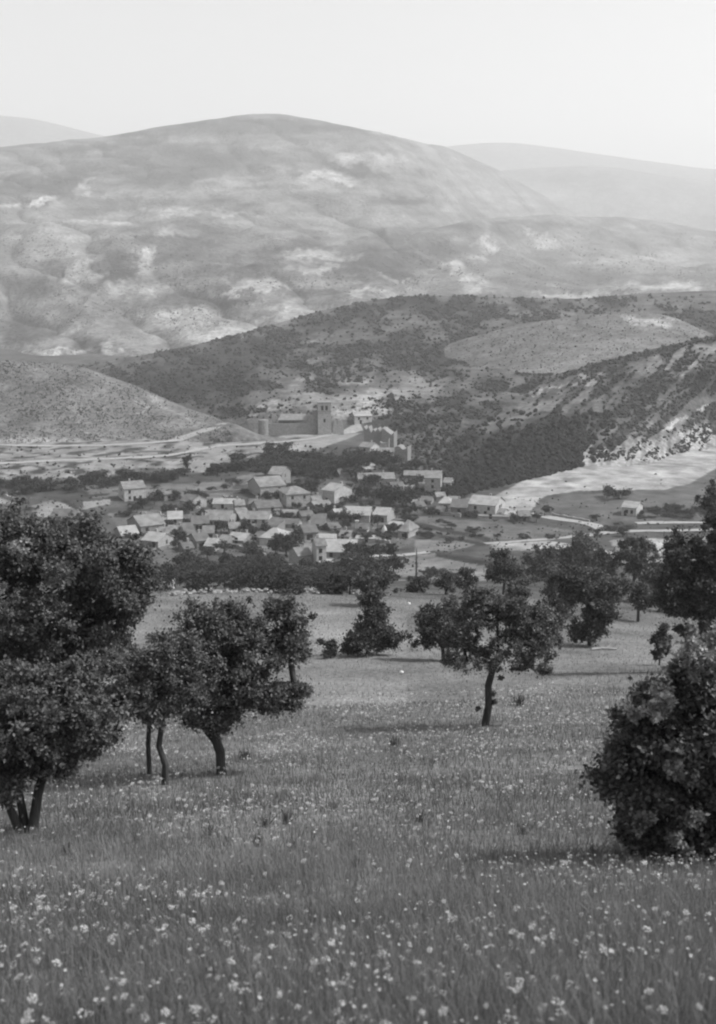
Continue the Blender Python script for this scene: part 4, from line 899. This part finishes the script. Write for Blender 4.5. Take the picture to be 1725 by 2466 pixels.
H(890, 1102, 32, 7, 22, -34, 'roof_pale', 'plaster', 'two-toned house with one dark and one bright wall under the keep')
H(930, 1104, 36, 6, 14, -4, 'roof_pale', 'plaster', 'bright walled house squeezed between keep and square block')
H(935, 1122, 18, 5, 5, 10, 'roof_white', 'grey_stone', 'tiny shed with a bright flat roof below the keep', kind='flat', door=False)
H(830, 1150, 40, 7, 8, 20, 'roof_grey', 'grey_stone', 'dim low house in the bushes beneath the church')
H(885, 1134, 40, 7, 5, 36, 'roof_white', 'pale_stone', 'low house with a bright slanting roof beside the path to the keep', kind='shed', pitch=.25)
H(155, 1250, 60, 8, 6, -10, 'roof_grey', 'grey_stone', 'low grey barn among the terraced plots away from the village')
H(402, 1418, 22, 4, 9, 0, 'roof_white', 'pale_stone', 'tiny field hut with a white roof beside the boundary wall', kind='flat', door=False)

for (u, v, w_, h_, rz, rf, wl, kd) in [(445, 1262, 24, 9, 16, 'roof_grey', 'grey_stone', 'gable'), (392, 1292, 22, 9, -20, 'roof_pale', 'pale_stone', 'gable'), (452, 1298, 24, 10, 20, 'roof_grey', 'pale_stone', 'shed'), (545, 1312, 24, 9, -26, 'roof_pale', 'grey_stone', 'gable'), (600, 1285, 22, 9, 16, 'roof_grey', 'pale_stone', 'gable'), (585, 1258, 26, 8, 24, 'roof_pale', 'grey_stone', 'shed'), (505, 1250, 26, 9, 12, 'roof_pale', 'pale_stone', 'gable'), (630, 1302, 20, 8, -30, 'roof_grey', 'grey_stone', 'gable'), (690, 1300, 30, 9, 18, 'roof_grey', 'grey_stone', 'gable'), (705, 1272, 34, 9, -14, 'roof_grey', 'pale_stone', 'gable'), (735, 1252, 30, 9, 20, 'roof_grey', 'grey_stone', 'gable'), (765, 1275, 34, 8, -8, 'roof_grey', 'grey_stone', 'shed'), (835, 1300, 26, 8, -16, 'roof_pale', 'pale_stone', 'gable'), (800, 1280, 26, 8, 24, 'roof_grey', 'grey_stone', 'gable'), (880, 1282, 24, 8, -20, 'roof_grey', 'pale_stone', 'gable'), (700, 1330, 30, 10, 12, 'roof_grey', 'grey_stone', 'gable'), (445, 1330, 24, 9, 26, 'roof_grey', 'grey_stone', 'gable'), (330, 1316, 22, 8, -18, 'roof_grey', 'grey_stone', 'gable'), (745, 1335, 22, 10, -18, 'roof_pale', 'pale_stone', 'gable'), (855, 1335, 26, 9, 14, 'roof_pale', 'pale_stone', 'gable'), (615, 1222, 26, 8, -10, 'roof_grey', 'grey_stone', 'gable'), (430, 1205, 18, 8, 10, 'roof_grey', 'pale_stone', 'gable'), (1030, 1215, 26, 8, -14, 'roof_grey', 'grey_stone', 'gable'), (1060, 1205, 22, 8, 10, 'roof_pale', 'pale_stone', 'gable'), (1140, 1222, 26, 9, -20, 'roof_pale', 'pale_stone', 'gable'), (955, 1180, 30, 8, 14, 'roof_grey', 'grey_stone', 'gable'), (1095, 1216, 24, 9, -12, 'roof_pale', 'pale_stone', 'gable'), (1150, 1240, 22, 9, 12, 'roof_pale', 'plaster', 'gable'), (1208, 1246, 26, 9, -24, 'roof_pale', 'plaster', 'gable'), (1020, 1182, 22, 9, 14, 'roof_pale', 'pale_stone', 'gable'), (1065, 1240, 22, 8, -16, 'roof_grey', 'pale_stone', 'gable'), (1010, 1228, 22, 8, 18, 'roof_grey', 'grey_stone', 'gable'), (380, 1262, 22, 9, -20, 'roof_grey', 'pale_stone', 'gable'), (350, 1252, 22, 8, 20, 'roof_grey', 'grey_stone', 'gable'), (520, 1212, 24, 8, -14, 'roof_grey', 'pale_stone', 'gable'), (760, 1215, 22, 9, 16, 'roof_pale', 'pale_stone', 'gable'), (895, 1238, 24, 8, -24, 'roof_grey', 'pale_stone', 'gable')]:
    H(u, v, w_, 5.5, h_, rz, rf, wl, 'small stone outbuilding crowded in between the bigger village houses', kind=kd, name='outbuilding', cat='outbuilding', group='outbuildings of the village')
# terrace and yard walls
def wall_run(u1, v1, u2, v2, h_m, mat, label, seed):
    a0, b0 = hit(u1, v1, ('ground',)), hit(u2, v2, ('ground',)); n = 14; rng = np.random.default_rng(seed); vv, ff = [], []
    d = (b0 - a0); nn = Vector((-d.y, d.x, 0)).normalized() * .3
    for i in range(n + 1):
        q = a0 + d * (i / n); gz = float(ground_z(q.x, q.y)); top = gz + h_m * (.75 + .4 * rng.random())
        for sg_, zz in ((-1, gz - .8), (1, gz - .8), (1, top), (-1, top)): vv.append((q.x - a0.x + nn.x * sg_, q.y - a0.y + nn.y * sg_, zz - a0.z))
    for i in range(n):
        a_ = 4 * i; b_ = a_ + 4; ff += [(a_, b_, b_ + 3, a_ + 3), (b_ + 1, a_ + 1, a_ + 2, b_ + 2), (a_ + 3, b_ + 3, b_ + 2, a_ + 2), (a_, a_ + 1, b_ + 1, b_)]
    ff += [(0, 3, 2, 1), (4 * n, 4 * n + 1, 4 * n + 2, 4 * n + 3)]
    tag(link('garden_wall', mesh_np('garden_wall', np.array(vv), np.array(ff), MATS[mat]), loc=tuple(a0)), label, 'wall', 'garden walls of the village')
for k, (u1, v1, u2, v2, h_, mt) in enumerate([(200, 1218, 265, 1210, 1.6, 'pale_stone'), (0, 1196, 50, 1214, 1.8, 'pale_stone'), (495, 1205, 560, 1200, 1.4, 'pale_stone'), (480, 1188, 600, 1184, 1.3, 'grey_stone'), (590, 1330, 640, 1345, 2., 'pale_stone'), (660, 1376, 720, 1368, 1.8, 'grey_stone'), (560, 1318, 600, 1330, 1.6, 'grey_stone'), (880, 1300, 940, 1310, 1.4, 'pale_stone'), (830, 1360, 870, 1350, 1.6, 'pale_stone'), (700, 1285, 760, 1282, 1.6, 'grey_stone'), (350, 1240, 420, 1252, 1.5, 'pale_stone'), (780, 1370, 800, 1368, 2.4, 'plaster'), (1020, 1232, 1110, 1246, 1.6, 'pale_stone'), (990, 1212, 1030, 1206, 1.5, 'pale_stone'), (130, 1232, 190, 1242, 1.4, 'grey_stone'), (560, 1170, 660, 1160, 1.5, 'grey_stone'), (270, 1185, 350, 1180, 1.3, 'grey_stone'), (1330, 1242, 1420, 1258, 1.2, 'pale_stone')]):
    wall_run(u1, v1, u2, v2, h_, mt, 'low uneven dry-stone garden wall between village plots', 500 + k)
STOP = set('with under beside in on of next below beneath among uphill behind between at above running along against rising joined tucked squeezed stepping half from and whose'.split())
def short(lb):
    out = []
    for q in lb.split():
        if q in STOP and len(out) > 1: break
        out.append(q)
    return ' '.join(out)
HOUSES = [(o.location.copy(), short(o['label'])) for o in COL.objects if o.get('category') == 'house']
seen = {}
for o, stem, wpx in NEAR:
    hn = min(HOUSES, key=lambda q: (q[0] - o.location).length)[1]
    lb = ('big ' if wpx > 44 else 'small ' if wpx < 16 else '') + 'dark ' + stem + ' the ' + hn
    o['label'] = lb
# the church with its bell tower
def ruin_part(root, name, x, y, w_, d_, h_, mat, top=None, seed=0, z0=-3.):
    """a block of masonry with an uneven broken top"""
    rng = np.random.default_rng(seed); n = max(3, int(w_ / 1.2)); parts = []
    V = []; xs = np.linspace(-w_ / 2, w_ / 2, n + 1)
    hs = h_ + (rng.random(n + 1) - .6) * (top or 0)
    vv, ff = [], []
    for i in range(n + 1):
        for yy, zz in ((-d_ / 2, z0), (d_ / 2, z0), (d_ / 2, hs[i]), (-d_ / 2, hs[i])): vv.append((xs[i], yy, zz))
    for i in range(n):
        a_ = 4 * i; b_ = a_ + 4
        ff += [(a_, b_, b_ + 3, a_ + 3), (b_ + 1, a_ + 1, a_ + 2, b_ + 2), (a_ + 3, b_ + 3, b_ + 2, a_ + 2), (a_, a_ + 1, b_ + 1, b_)]
    e_ = 4 * n; ff += [(0, 3, 2, 1), (e_, e_ + 1, e_ + 2, e_ + 3)]
    return link(name, mesh_np(name, np.array(vv), np.array(ff), MATS[mat]), root, loc=(x, y, 0))
cb = hit(782, 1047); cs = (cb.y * CP - cb.z * SP) / F_PX
root = link('church', None, loc=tuple(cb), rz=R(4)); tag(root, 'stone church with square bell tower and walled yard beside the road', 'church')
tw = 32 * cs; th = 76 * cs
V, Fq = box(-tw / 2, tw / 2, 0, tw, -3, th); tower = link('tower', mesh_np('tower', V, Fq, MATS['pale_stone']), root)
V, Fq = box(-tw / 2 - .25, tw / 2 + .25, -.25, tw + .25, 0, .5)
link('cornice', mesh_np('cornice', V, Fq, MATS['grey_stone']), tower, loc=(0, 0, th + .004)); link('cornice', mesh_np('cornice', V, Fq, MATS['grey_stone']), tower, loc=(0, 0, th * .74))
for k in (-1, 1):
    V, Fq = box(-.7, .7, -.05, .3, -1.3, 1.3); link('bell_opening', mesh_np('bell_opening', V, Fq, MATS['opening']), tower, loc=(k * 1.25, 0, th * .85))
    V, Fq = box(-.05, .05, -.7, .7, -1.3, 1.3); link('bell_opening', mesh_np('bell_opening', V, Fq, MATS['opening']), tower, loc=(tw / 2, tw / 2 + k * 1.2, th * .85))
V, Fq = box(-.6, .6, -.05, .3, -1, 1); link('window', mesh_np('window', V, Fq, MATS['opening']), tower, loc=(0, 0, th * .45))
ruin_part(root, 'yard_wall', -78 * cs, 3, 120 * cs, .9, 27 * cs, 'grey_stone', .5, 3)
ruin_part(root, 'nave_wall', -74 * cs, 12, 104 * cs, 1.2, 44 * cs, 'pale_stone', 4.5, 21)
V, Fq = slab((-112 * cs, 5, 34 * cs), (-40 * cs, 5, 34 * cs), (-44 * cs, 11.3, 46 * cs), (-104 * cs, 11.3, 46 * cs), .3); link('nave_roof', mesh_np('nave_roof', V, Fq, MATS['roof_pale']), root)
ruin_part(root, 'nave_side', -112 * cs, 8, 4 * cs, 6, 34 * cs, 'pale_stone', 2., 22)
th_ = np.linspace(0, 2 * np.pi, 14, endpoint=False); rr = 13 * cs
V = np.concatenate([np.stack([rr * np.cos(th_), rr * np.sin(th_), np.full(14, -3.)], 1), np.stack([rr * .96 * np.cos(th_), rr * .96 * np.sin(th_), np.full(14, 36 * cs)], 1), [[0, 0, 38 * cs]]])
i = np.arange(14); j = (i + 1) % 14
link('corner_turret', mesh_np('corner_turret', V, [np.stack([i, j, j + 14, i + 14], 1), np.stack([i + 14, j + 14, np.full(14, 28)], 1)], MATS['grey_stone']), root, loc=(-147 * cs, 3, 0))
ruin_part(root, 'chapel_wall', 34 * cs, 3.5, 26 * cs, 3, 28 * cs, 'pale_stone', 7., 8)
ruin_part(root, 'side_buttress', -22 * cs, 5, 12 * cs, 4, 58 * cs, 'grey_stone', 1., 9)
# the ruined keep on its rock, and the square block beside it
kb = hit(912, 1085); ks = (kb.y * CP - kb.z * SP) / F_PX
root = link('ruined_keep', None, loc=tuple(kb), rz=R(-12)); tag(root, 'massive ruined stone keep with broken top below the church', 'ruin')
ruin_part(root, 'front_wall', -14 * ks, 5, 46 * ks, 8, 50 * ks, 'grey_stone', 4.0, 4)
ruin_part(root, 'end_tower', 24 * ks, 3, 30 * ks, 10, 50 * ks, 'grey_stone', 4.0, 5)
ruin_part(root, 'fallen_wall', 18 * ks, -3.5, 22 * ks, 2, 26 * ks, 'pale_stone', 4, 6)
kb = hit(966, 1112); ks = (kb.y * CP - kb.z * SP) / F_PX
root = link('stone_block_house', None, loc=tuple(kb), rz=R(-16)); tag(root, 'windowless square grey building block beside the ruined keep', 'building')
ruin_part(root, 'wall', 0, 4, 32 * ks, 8, 34 * ks, 'grey_stone', 2.5, 7)
# haystack, gate pillar
hb = hit(926, 1290); hs = (hb.y * CP - hb.z * SP) / F_PX
prof = [(0, 0), (8.5, -3), (9.2, 4), (8, 12), (5, 19), (2, 24), (.3, 27)]
n = 16; thh = np.linspace(0, 2 * np.pi, n, endpoint=False); V = []
rng = np.random.default_rng(3)
for r_, z in prof[1:]: V.append(np.stack([r_ * hs * np.cos(thh) * (1 + .07 * rng.normal(size=n)), r_ * hs * np.sin(thh) * (1 + .07 * rng.normal(size=n)), np.full(n, z * hs)], 1))
o = link('haystack', mesh_np('haystack', np.concatenate(V), np.concatenate([np.stack([k * n + np.arange(n), k * n + (np.arange(n) + 1) % n, (k + 1) * n + (np.arange(n) + 1) % n, (k + 1) * n + np.arange(n)], 1) for k in range(5)]), MATS['hay'], smooth=True), loc=tuple(hb))
tag(o, 'conical pale haystack in a yard beside the houses', 'haystack')
pb = hit(860, 1272, ('ground',)); ps = (pb.y * CP - pb.z * SP) / F_PX
V, Fq = join([box(-4 * ps, 4 * ps, -4 * ps, 4 * ps, -.5, 17 * ps), box(-5 * ps, 5 * ps, -5 * ps, 5 * ps, 17 * ps, 19 * ps)])
tag(link('white_pillar', mesh_np('white_pillar', V, Fq, MATS['plaster']), loc=tuple(pb)), 'short thick white pillar in front of the gleaming broad roof', 'pillar')

# dry-stone wall of the lower meadow: separate stones
srng = np.random.default_rng(15); iv, fi = ico()
stone_meshes = [mesh_np('stone', iv * (1 + srng.normal(size=(12, 1)) * .13) * np.array([.55, .4, .32]), fi, MATS['pale_stone' if k % 2 else 'grey_stone']) for k in range(5)]
wp = hit(400, 1434, ('ground',)); wall = link('boundary_wall', None, loc=tuple(wp)); tag(wall, 'tumbled pale dry-stone wall between meadow and tree belt', 'wall')
for k in range(150):
    u = 400 + 470 * (k + srng.random()) / 150; v = np.interp(u, [400, 450, 520, 600, 720, 870], [1434, 1431, 1427, 1426, 1428, 1431]) + srng.normal() * 1.6
    b = hit(u, v, ('ground',))
    if b is None: continue
    sz = srng.uniform(.35, .85)
    o = link('stone', stone_meshes[k % 5], wall, loc=tuple(b - wp + Vector((0, 0, srng.uniform(0, .45)))), rz=srng.uniform(0, 6.3), sc=sz)
for (u, v, s_, lb) in [(967, 1621, .36, 'single white boulder lying in the lower meadow'), (985, 1455, .5, 'pale rock on the grass edge near the low shrub')]:
    b = hit(u, v, ('ground',)); o = link('boulder', mesh_np('boulder', iv * (1 + srng.normal(size=(12, 1)) * .12) * np.array([.5, .4, .26]), fi, MATS['boulder'], smooth=True), loc=tuple(b + Vector((0, 0, .08))), sc=s_); tag(o, lb, 'rock')
b = hit(1455, 1567, ('ground',)); s_ = (b.y * CP - b.z * SP) / F_PX
wv, wf = tubes([((-30 * s_, 0, .12), (-5 * s_, .2, .16), .12, .13), ((-5 * s_, .2, .16), (30 * s_, 0, .14), .13, .10), ((5 * s_, .1, .16), (20 * s_, .5, .5), .05, .03)], 7)
tag(link('fallen_log', mesh_np('fallen_log', wv, wf, MATS['pale_stone'], smooth=True), loc=tuple(b)), 'pale fallen log on the grass under the dark bushy tree', 'log')

# ------------------------------------------------------------------ grass and flowers
def near_ground(x, y): return ground_z(x, y)
def scatter(n, y0, y1, rng, power=1.0, tmax=.40):
    # uniform over the wedge in front of the camera, thinning with distance by power
    y = (y0 ** (2 - power) + rng.random(n) * (y1 ** (2 - power) - y0 ** (2 - power))) ** (1 / (2 - power)) if power != 2 else y0 * (y1 / y0) ** rng.random(n)
    return rng.uniform(-tmax, tmax, n) * y, y
rng = np.random.default_rng(55)
def grass(name, n, y0, y1, power, hgt, wid, label, tri=False, seed=1):
    rng = np.random.default_rng(seed)
    x, y = scatter(n, y0, y1, rng, power); z = near_ground(x, y) - .02
    dens = fbm(x / 1.6, y / 1.6, 19); keep = rng.random(n) < np.clip(.45 + 1.1 * (dens - .3), .2, 1)
    x, y, z, dens = x[keep], y[keep], z[keep], dens[keep]; n = len(x)
    h = hgt * (.35 + .85 * rng.random(n) ** 1.3) * (.6 + .8 * fbm(x / 3, y / 3, 23)) * np.interp(y, [4, 20, 60, 160], [1, 1.1, 1.1, 1])
    an = rng.uniform(0, 2 * np.pi, n); lean = rng.normal(size=(n, 2)) * .28 * h[:, None] + np.array([-.06, 0]) * h[:, None]
    wd = wid * (.6 + .8 * rng.random(n)) * np.interp(y, [4, 10, 30, 80, 160], [1, 1.3, 2.6, 5.5, 9])
    sx, sy = np.cos(an) * wd, np.sin(an) * wd
    b = np.stack([x, y, z], 1); m = b + np.stack([lean[:, 0] * .35, lean[:, 1] * .35, h * .6], 1); t = b + np.stack([lean[:, 0], lean[:, 1], h], 1)
    s_ = np.stack([sx, sy, np.zeros(n)], 1)
    tn = np.clip(.30 + .45 * rng.random(n) ** 1.6 + .35 * (fbm(x / 2.2, y / 2.2, 29) - .5) + .7 * (fbm(x / 8, y / 8, 31) - .5) + .16 * np.clip((y - 25) / 50, 0, 1), 0, 1)
    V = np.stack([b - s_, b + s_, m + s_ * .7, m - s_ * .7, t], 1).reshape(-1, 3); i = np.arange(n)[:, None] * 5
    o = link(name, mesh_np(name, V, [i + [0, 1, 2, 3], i + [3, 2, 4]], MATS['grass_blade'], {'tone': np.repeat(tn, 5)}))
    o['kind'] = 'stuff'; o['label'] = label; o['category'] = 'grass'
grass('tall_grass', 150000, 3.2, 30, 1.75, .24, .0025, 'tall seeding meadow grass growing thick among the flowers', seed=2)
grass('meadow_grass', 190000, 8, 62, 1.25, .21, .0027, 'grass of the sloping meadow around the oaks', seed=3)
grass('lower_grass', 70000, 48, 165, 1.2, .20, .0035, 'short grass of the lower meadow', seed=4)
# dark weedy tufts standing out of the grass
for k, (u, v) in enumerate([(640, 1992), (690, 1985), (505, 2012), (330, 2030), (160, 2060), (620, 2040), (700, 2050), (1010, 1980), (1260, 2010), (860, 2090), (1430, 2060), (1480, 2075), (590, 1830), (1250, 1700), (950, 1800), (1060, 2200), (380, 2180), (1330, 2230), (760, 2290), (200, 2300)]):
    b = hit(u, v, ('ground',)); s_ = (b.y * CP - b.z * SP) / F_PX; rg = np.random.default_rng(900 + k); n = 46
    hh = rg.uniform(16, 44, n) * s_; an = rg.uniform(0, 6.28, n); ro = rg.random(n) * 14 * s_; ln = rg.normal(size=(n, 2)) * .3
    bx_ = np.stack([ro * np.cos(an), ro * np.sin(an), np.full(n, -.03)], 1); tp = bx_ + np.stack([ln[:, 0] * hh, ln[:, 1] * hh, hh], 1)
    wd = np.stack([np.cos(an * 3), np.sin(an * 3), np.zeros(n)], 1) * 1.1 * s_
    md = (bx_ + tp) / 2 + np.array([0, 0, .06]) * hh[:, None]
    V = np.stack([bx_ - wd * .5, bx_ + wd * .5, md + wd, md - wd, tp], 1).reshape(-1, 3); i_ = np.arange(n)[:, None] * 5
    o = link('weed_tuft', mesh_np('weed_tuft', V, [i_ + [0, 1, 2, 3], i_ + [3, 2, 4]], MATS['mid_leaf']), loc=tuple(b))
    tag(o, 'dark tuft of coarse weeds standing out of the flowery meadow grass', 'weeds', 'weed tufts in the meadow')
# blooms: a stem and a ring of petals
def bloom_mesh(seed, pet=7, r_=.02, cup=.3):
    rng = np.random.default_rng(seed); V, Fs = [(0, 0, 0)], []
    for k in range(pet):
        a0 = 2 * math.pi * (k - .42) / pet; a1 = 2 * math.pi * (k + .42) / pet; rr_ = r_ * rng.uniform(.8, 1.15)
        V += [(rr_ * .7 * math.cos(a0), rr_ * .7 * math.sin(a0), r_ * cup * .6), (rr_ * math.cos((a0 + a1) / 2), rr_ * math.sin((a0 + a1) / 2), r_ * cup), (rr_ * .7 * math.cos(a1), rr_ * .7 * math.sin(a1), r_ * cup * .6)]
        i = 1 + 3 * k; Fs += [(0, i, i + 1), (0, i + 1, i + 2)]
    return np.array(V), np.array(Fs)
def umbel_mesh(seed, n=16, r_=.03):
    rng = np.random.default_rng(seed); V, Fs, off = [], [], 0
    for k in range(n):
        a_ = rng.uniform(0, 6.28); q = r_ * math.sqrt(rng.random()); c = np.array([q * math.cos(a_), q * math.sin(a_), r_ * .35 * (1 - (q / r_) ** 2) + rng.normal() * .002]); s_ = r_ * .28
        m = rng.normal(size=(3, 3)) * s_ * .5; base = np.array([(s_, 0, 0), (-s_ * .5, s_ * .87, 0), (-s_ * .5, -s_ * .87, 0)])
        V.append(c + base + m * .4); Fs.append((off, off + 1, off + 2)); off += 3
    return np.concatenate(V), np.array(Fs)
BL = [bloom_mesh(1), bloom_mesh(2, 9, .022, .15), umbel_mesh(3), umbel_mesh(4, 22, .036), bloom_mesh(5, 6, .017, .6)]
head_meshes = [mesh_np('bloom', v, f_, MATS['petal']) for v, f_ in BL]
sv, sf = tubes([((0, 0, 0), (.01, 0, .5), .0022, .002), ((.01, 0, .5), (0, 0, 1.0), .002, .0016)], 4)
stem_mesh = mesh_np('stem', sv, sf, MATS['flower_stem'])
frng = np.random.default_rng(88)
x, y = scatter(260, 4.3, 10.5, frng, 1.0, .33); z = near_ground(x, y)
for k in range(260):
    hh = frng.uniform(.13, .28)
    r_ = link('meadow_flower', None, loc=(x[k], y[k], z[k] - .01), rz=frng.uniform(0, 6.3))
    tag(r_, 'white wild flower on a thin stem standing in the foreground grass', 'flower', 'white flowers in the foreground grass')
    link('stem', stem_mesh, r_, sc=(1, 1, hh))
    o = link('bloom', head_meshes[int(frng.choice([0, 1, 2, 3, 4]))], r_, loc=(0, 0, hh), sc=frng.uniform(.45, .95)); o.rotation_euler = (frng.normal() * .35 + .25, frng.normal() * .35, 0)
def flowers(name, n, y0, y1, power, label, seed, grow):
    rng = np.random.default_rng(seed); x, y = scatter(n, y0, y1, rng, power)
    keep = rng.random(n) < np.clip((fbm(x / 2.5, y / 2.5, 37) - .34) * 3.2, .08, 1); x, y = x[keep], y[keep]; n = len(x)
    z = near_ground(x, y) + rng.uniform(.10, .26, n); V, Fs, off = [], [], 0
    for k in range(n):
        bv, bf = BL[rng.integers(0, 5)]
        a_, b_ = rng.normal() * .45 + .25, rng.normal() * .4; ca, sa, cb_, sb = math.cos(a_), math.sin(a_), math.cos(b_), math.sin(b_)
        M = np.array([[cb_, 0, sb], [sa * sb, ca, -sa * cb_], [-ca * sb, sa, ca * cb_]])
        V.append((bv @ M.T) * rng.uniform(.5, 1.15) * grow(y[k]) + (x[k], y[k], z[k])); Fs.append(bf + off); off += len(bv)
    o = link(name, mesh_np(name, np.concatenate(V), np.concatenate(Fs), MATS['petal'])); o['kind'] = 'stuff'; o['label'] = label; o['category'] = 'flowers'
flowers('small_flowers', 3000, 4.0, 24, 1.3, 'small white flowers sprinkled thickly through the foreground grass', 5, lambda y: .42 + y / 40)
flowers('meadow_flowers', 17000, 11, 66, .9, 'white flowers scattered over the sloping meadow', 6, lambda y: .55 + y / 42)

# ------------------------------------------------------------------ haze: the air between the camera and the far mountains
zs = [(o.data.vertices[0].co.z) for o, _ in SHEETS]
allz = np.concatenate([np.array([v.co.z for v in o.data.vertices][::7]) for o, _ in SHEETS])
zlo, zhi = float(allz.min()) - 60, float(allz.max()) + 60
V, Fq = box(-36000, 36000, -600, 11500, zlo, zhi)
hm = bpy.data.materials.new('haze'); hm.use_nodes = True; t = hm.node_tree; t.nodes.clear()
ho = t.nodes.new('ShaderNodeOutputMaterial'); pv = t.nodes.new('ShaderNodeVolumePrincipled')
pv.inputs['Color'].default_value = g3(.92); pv.inputs['Density'].default_value = 1.4e-4; pv.inputs['Anisotropy'].default_value = .2
t.links.new(pv.outputs[0], ho.inputs['Volume'])
o = link('haze', mesh_np('haze', V, Fq, hm)); o['kind'] = 'stuff'; o['label'] = 'pale summer haze filling the valley and veiling the far mountains'; o['category'] = 'haze'
print('TRIS', sum(len(m.loops) - 2 * len(m.polygons) for m in bpy.data.meshes), 'OBJ', len(bpy.data.objects), 'Z', zlo, zhi)
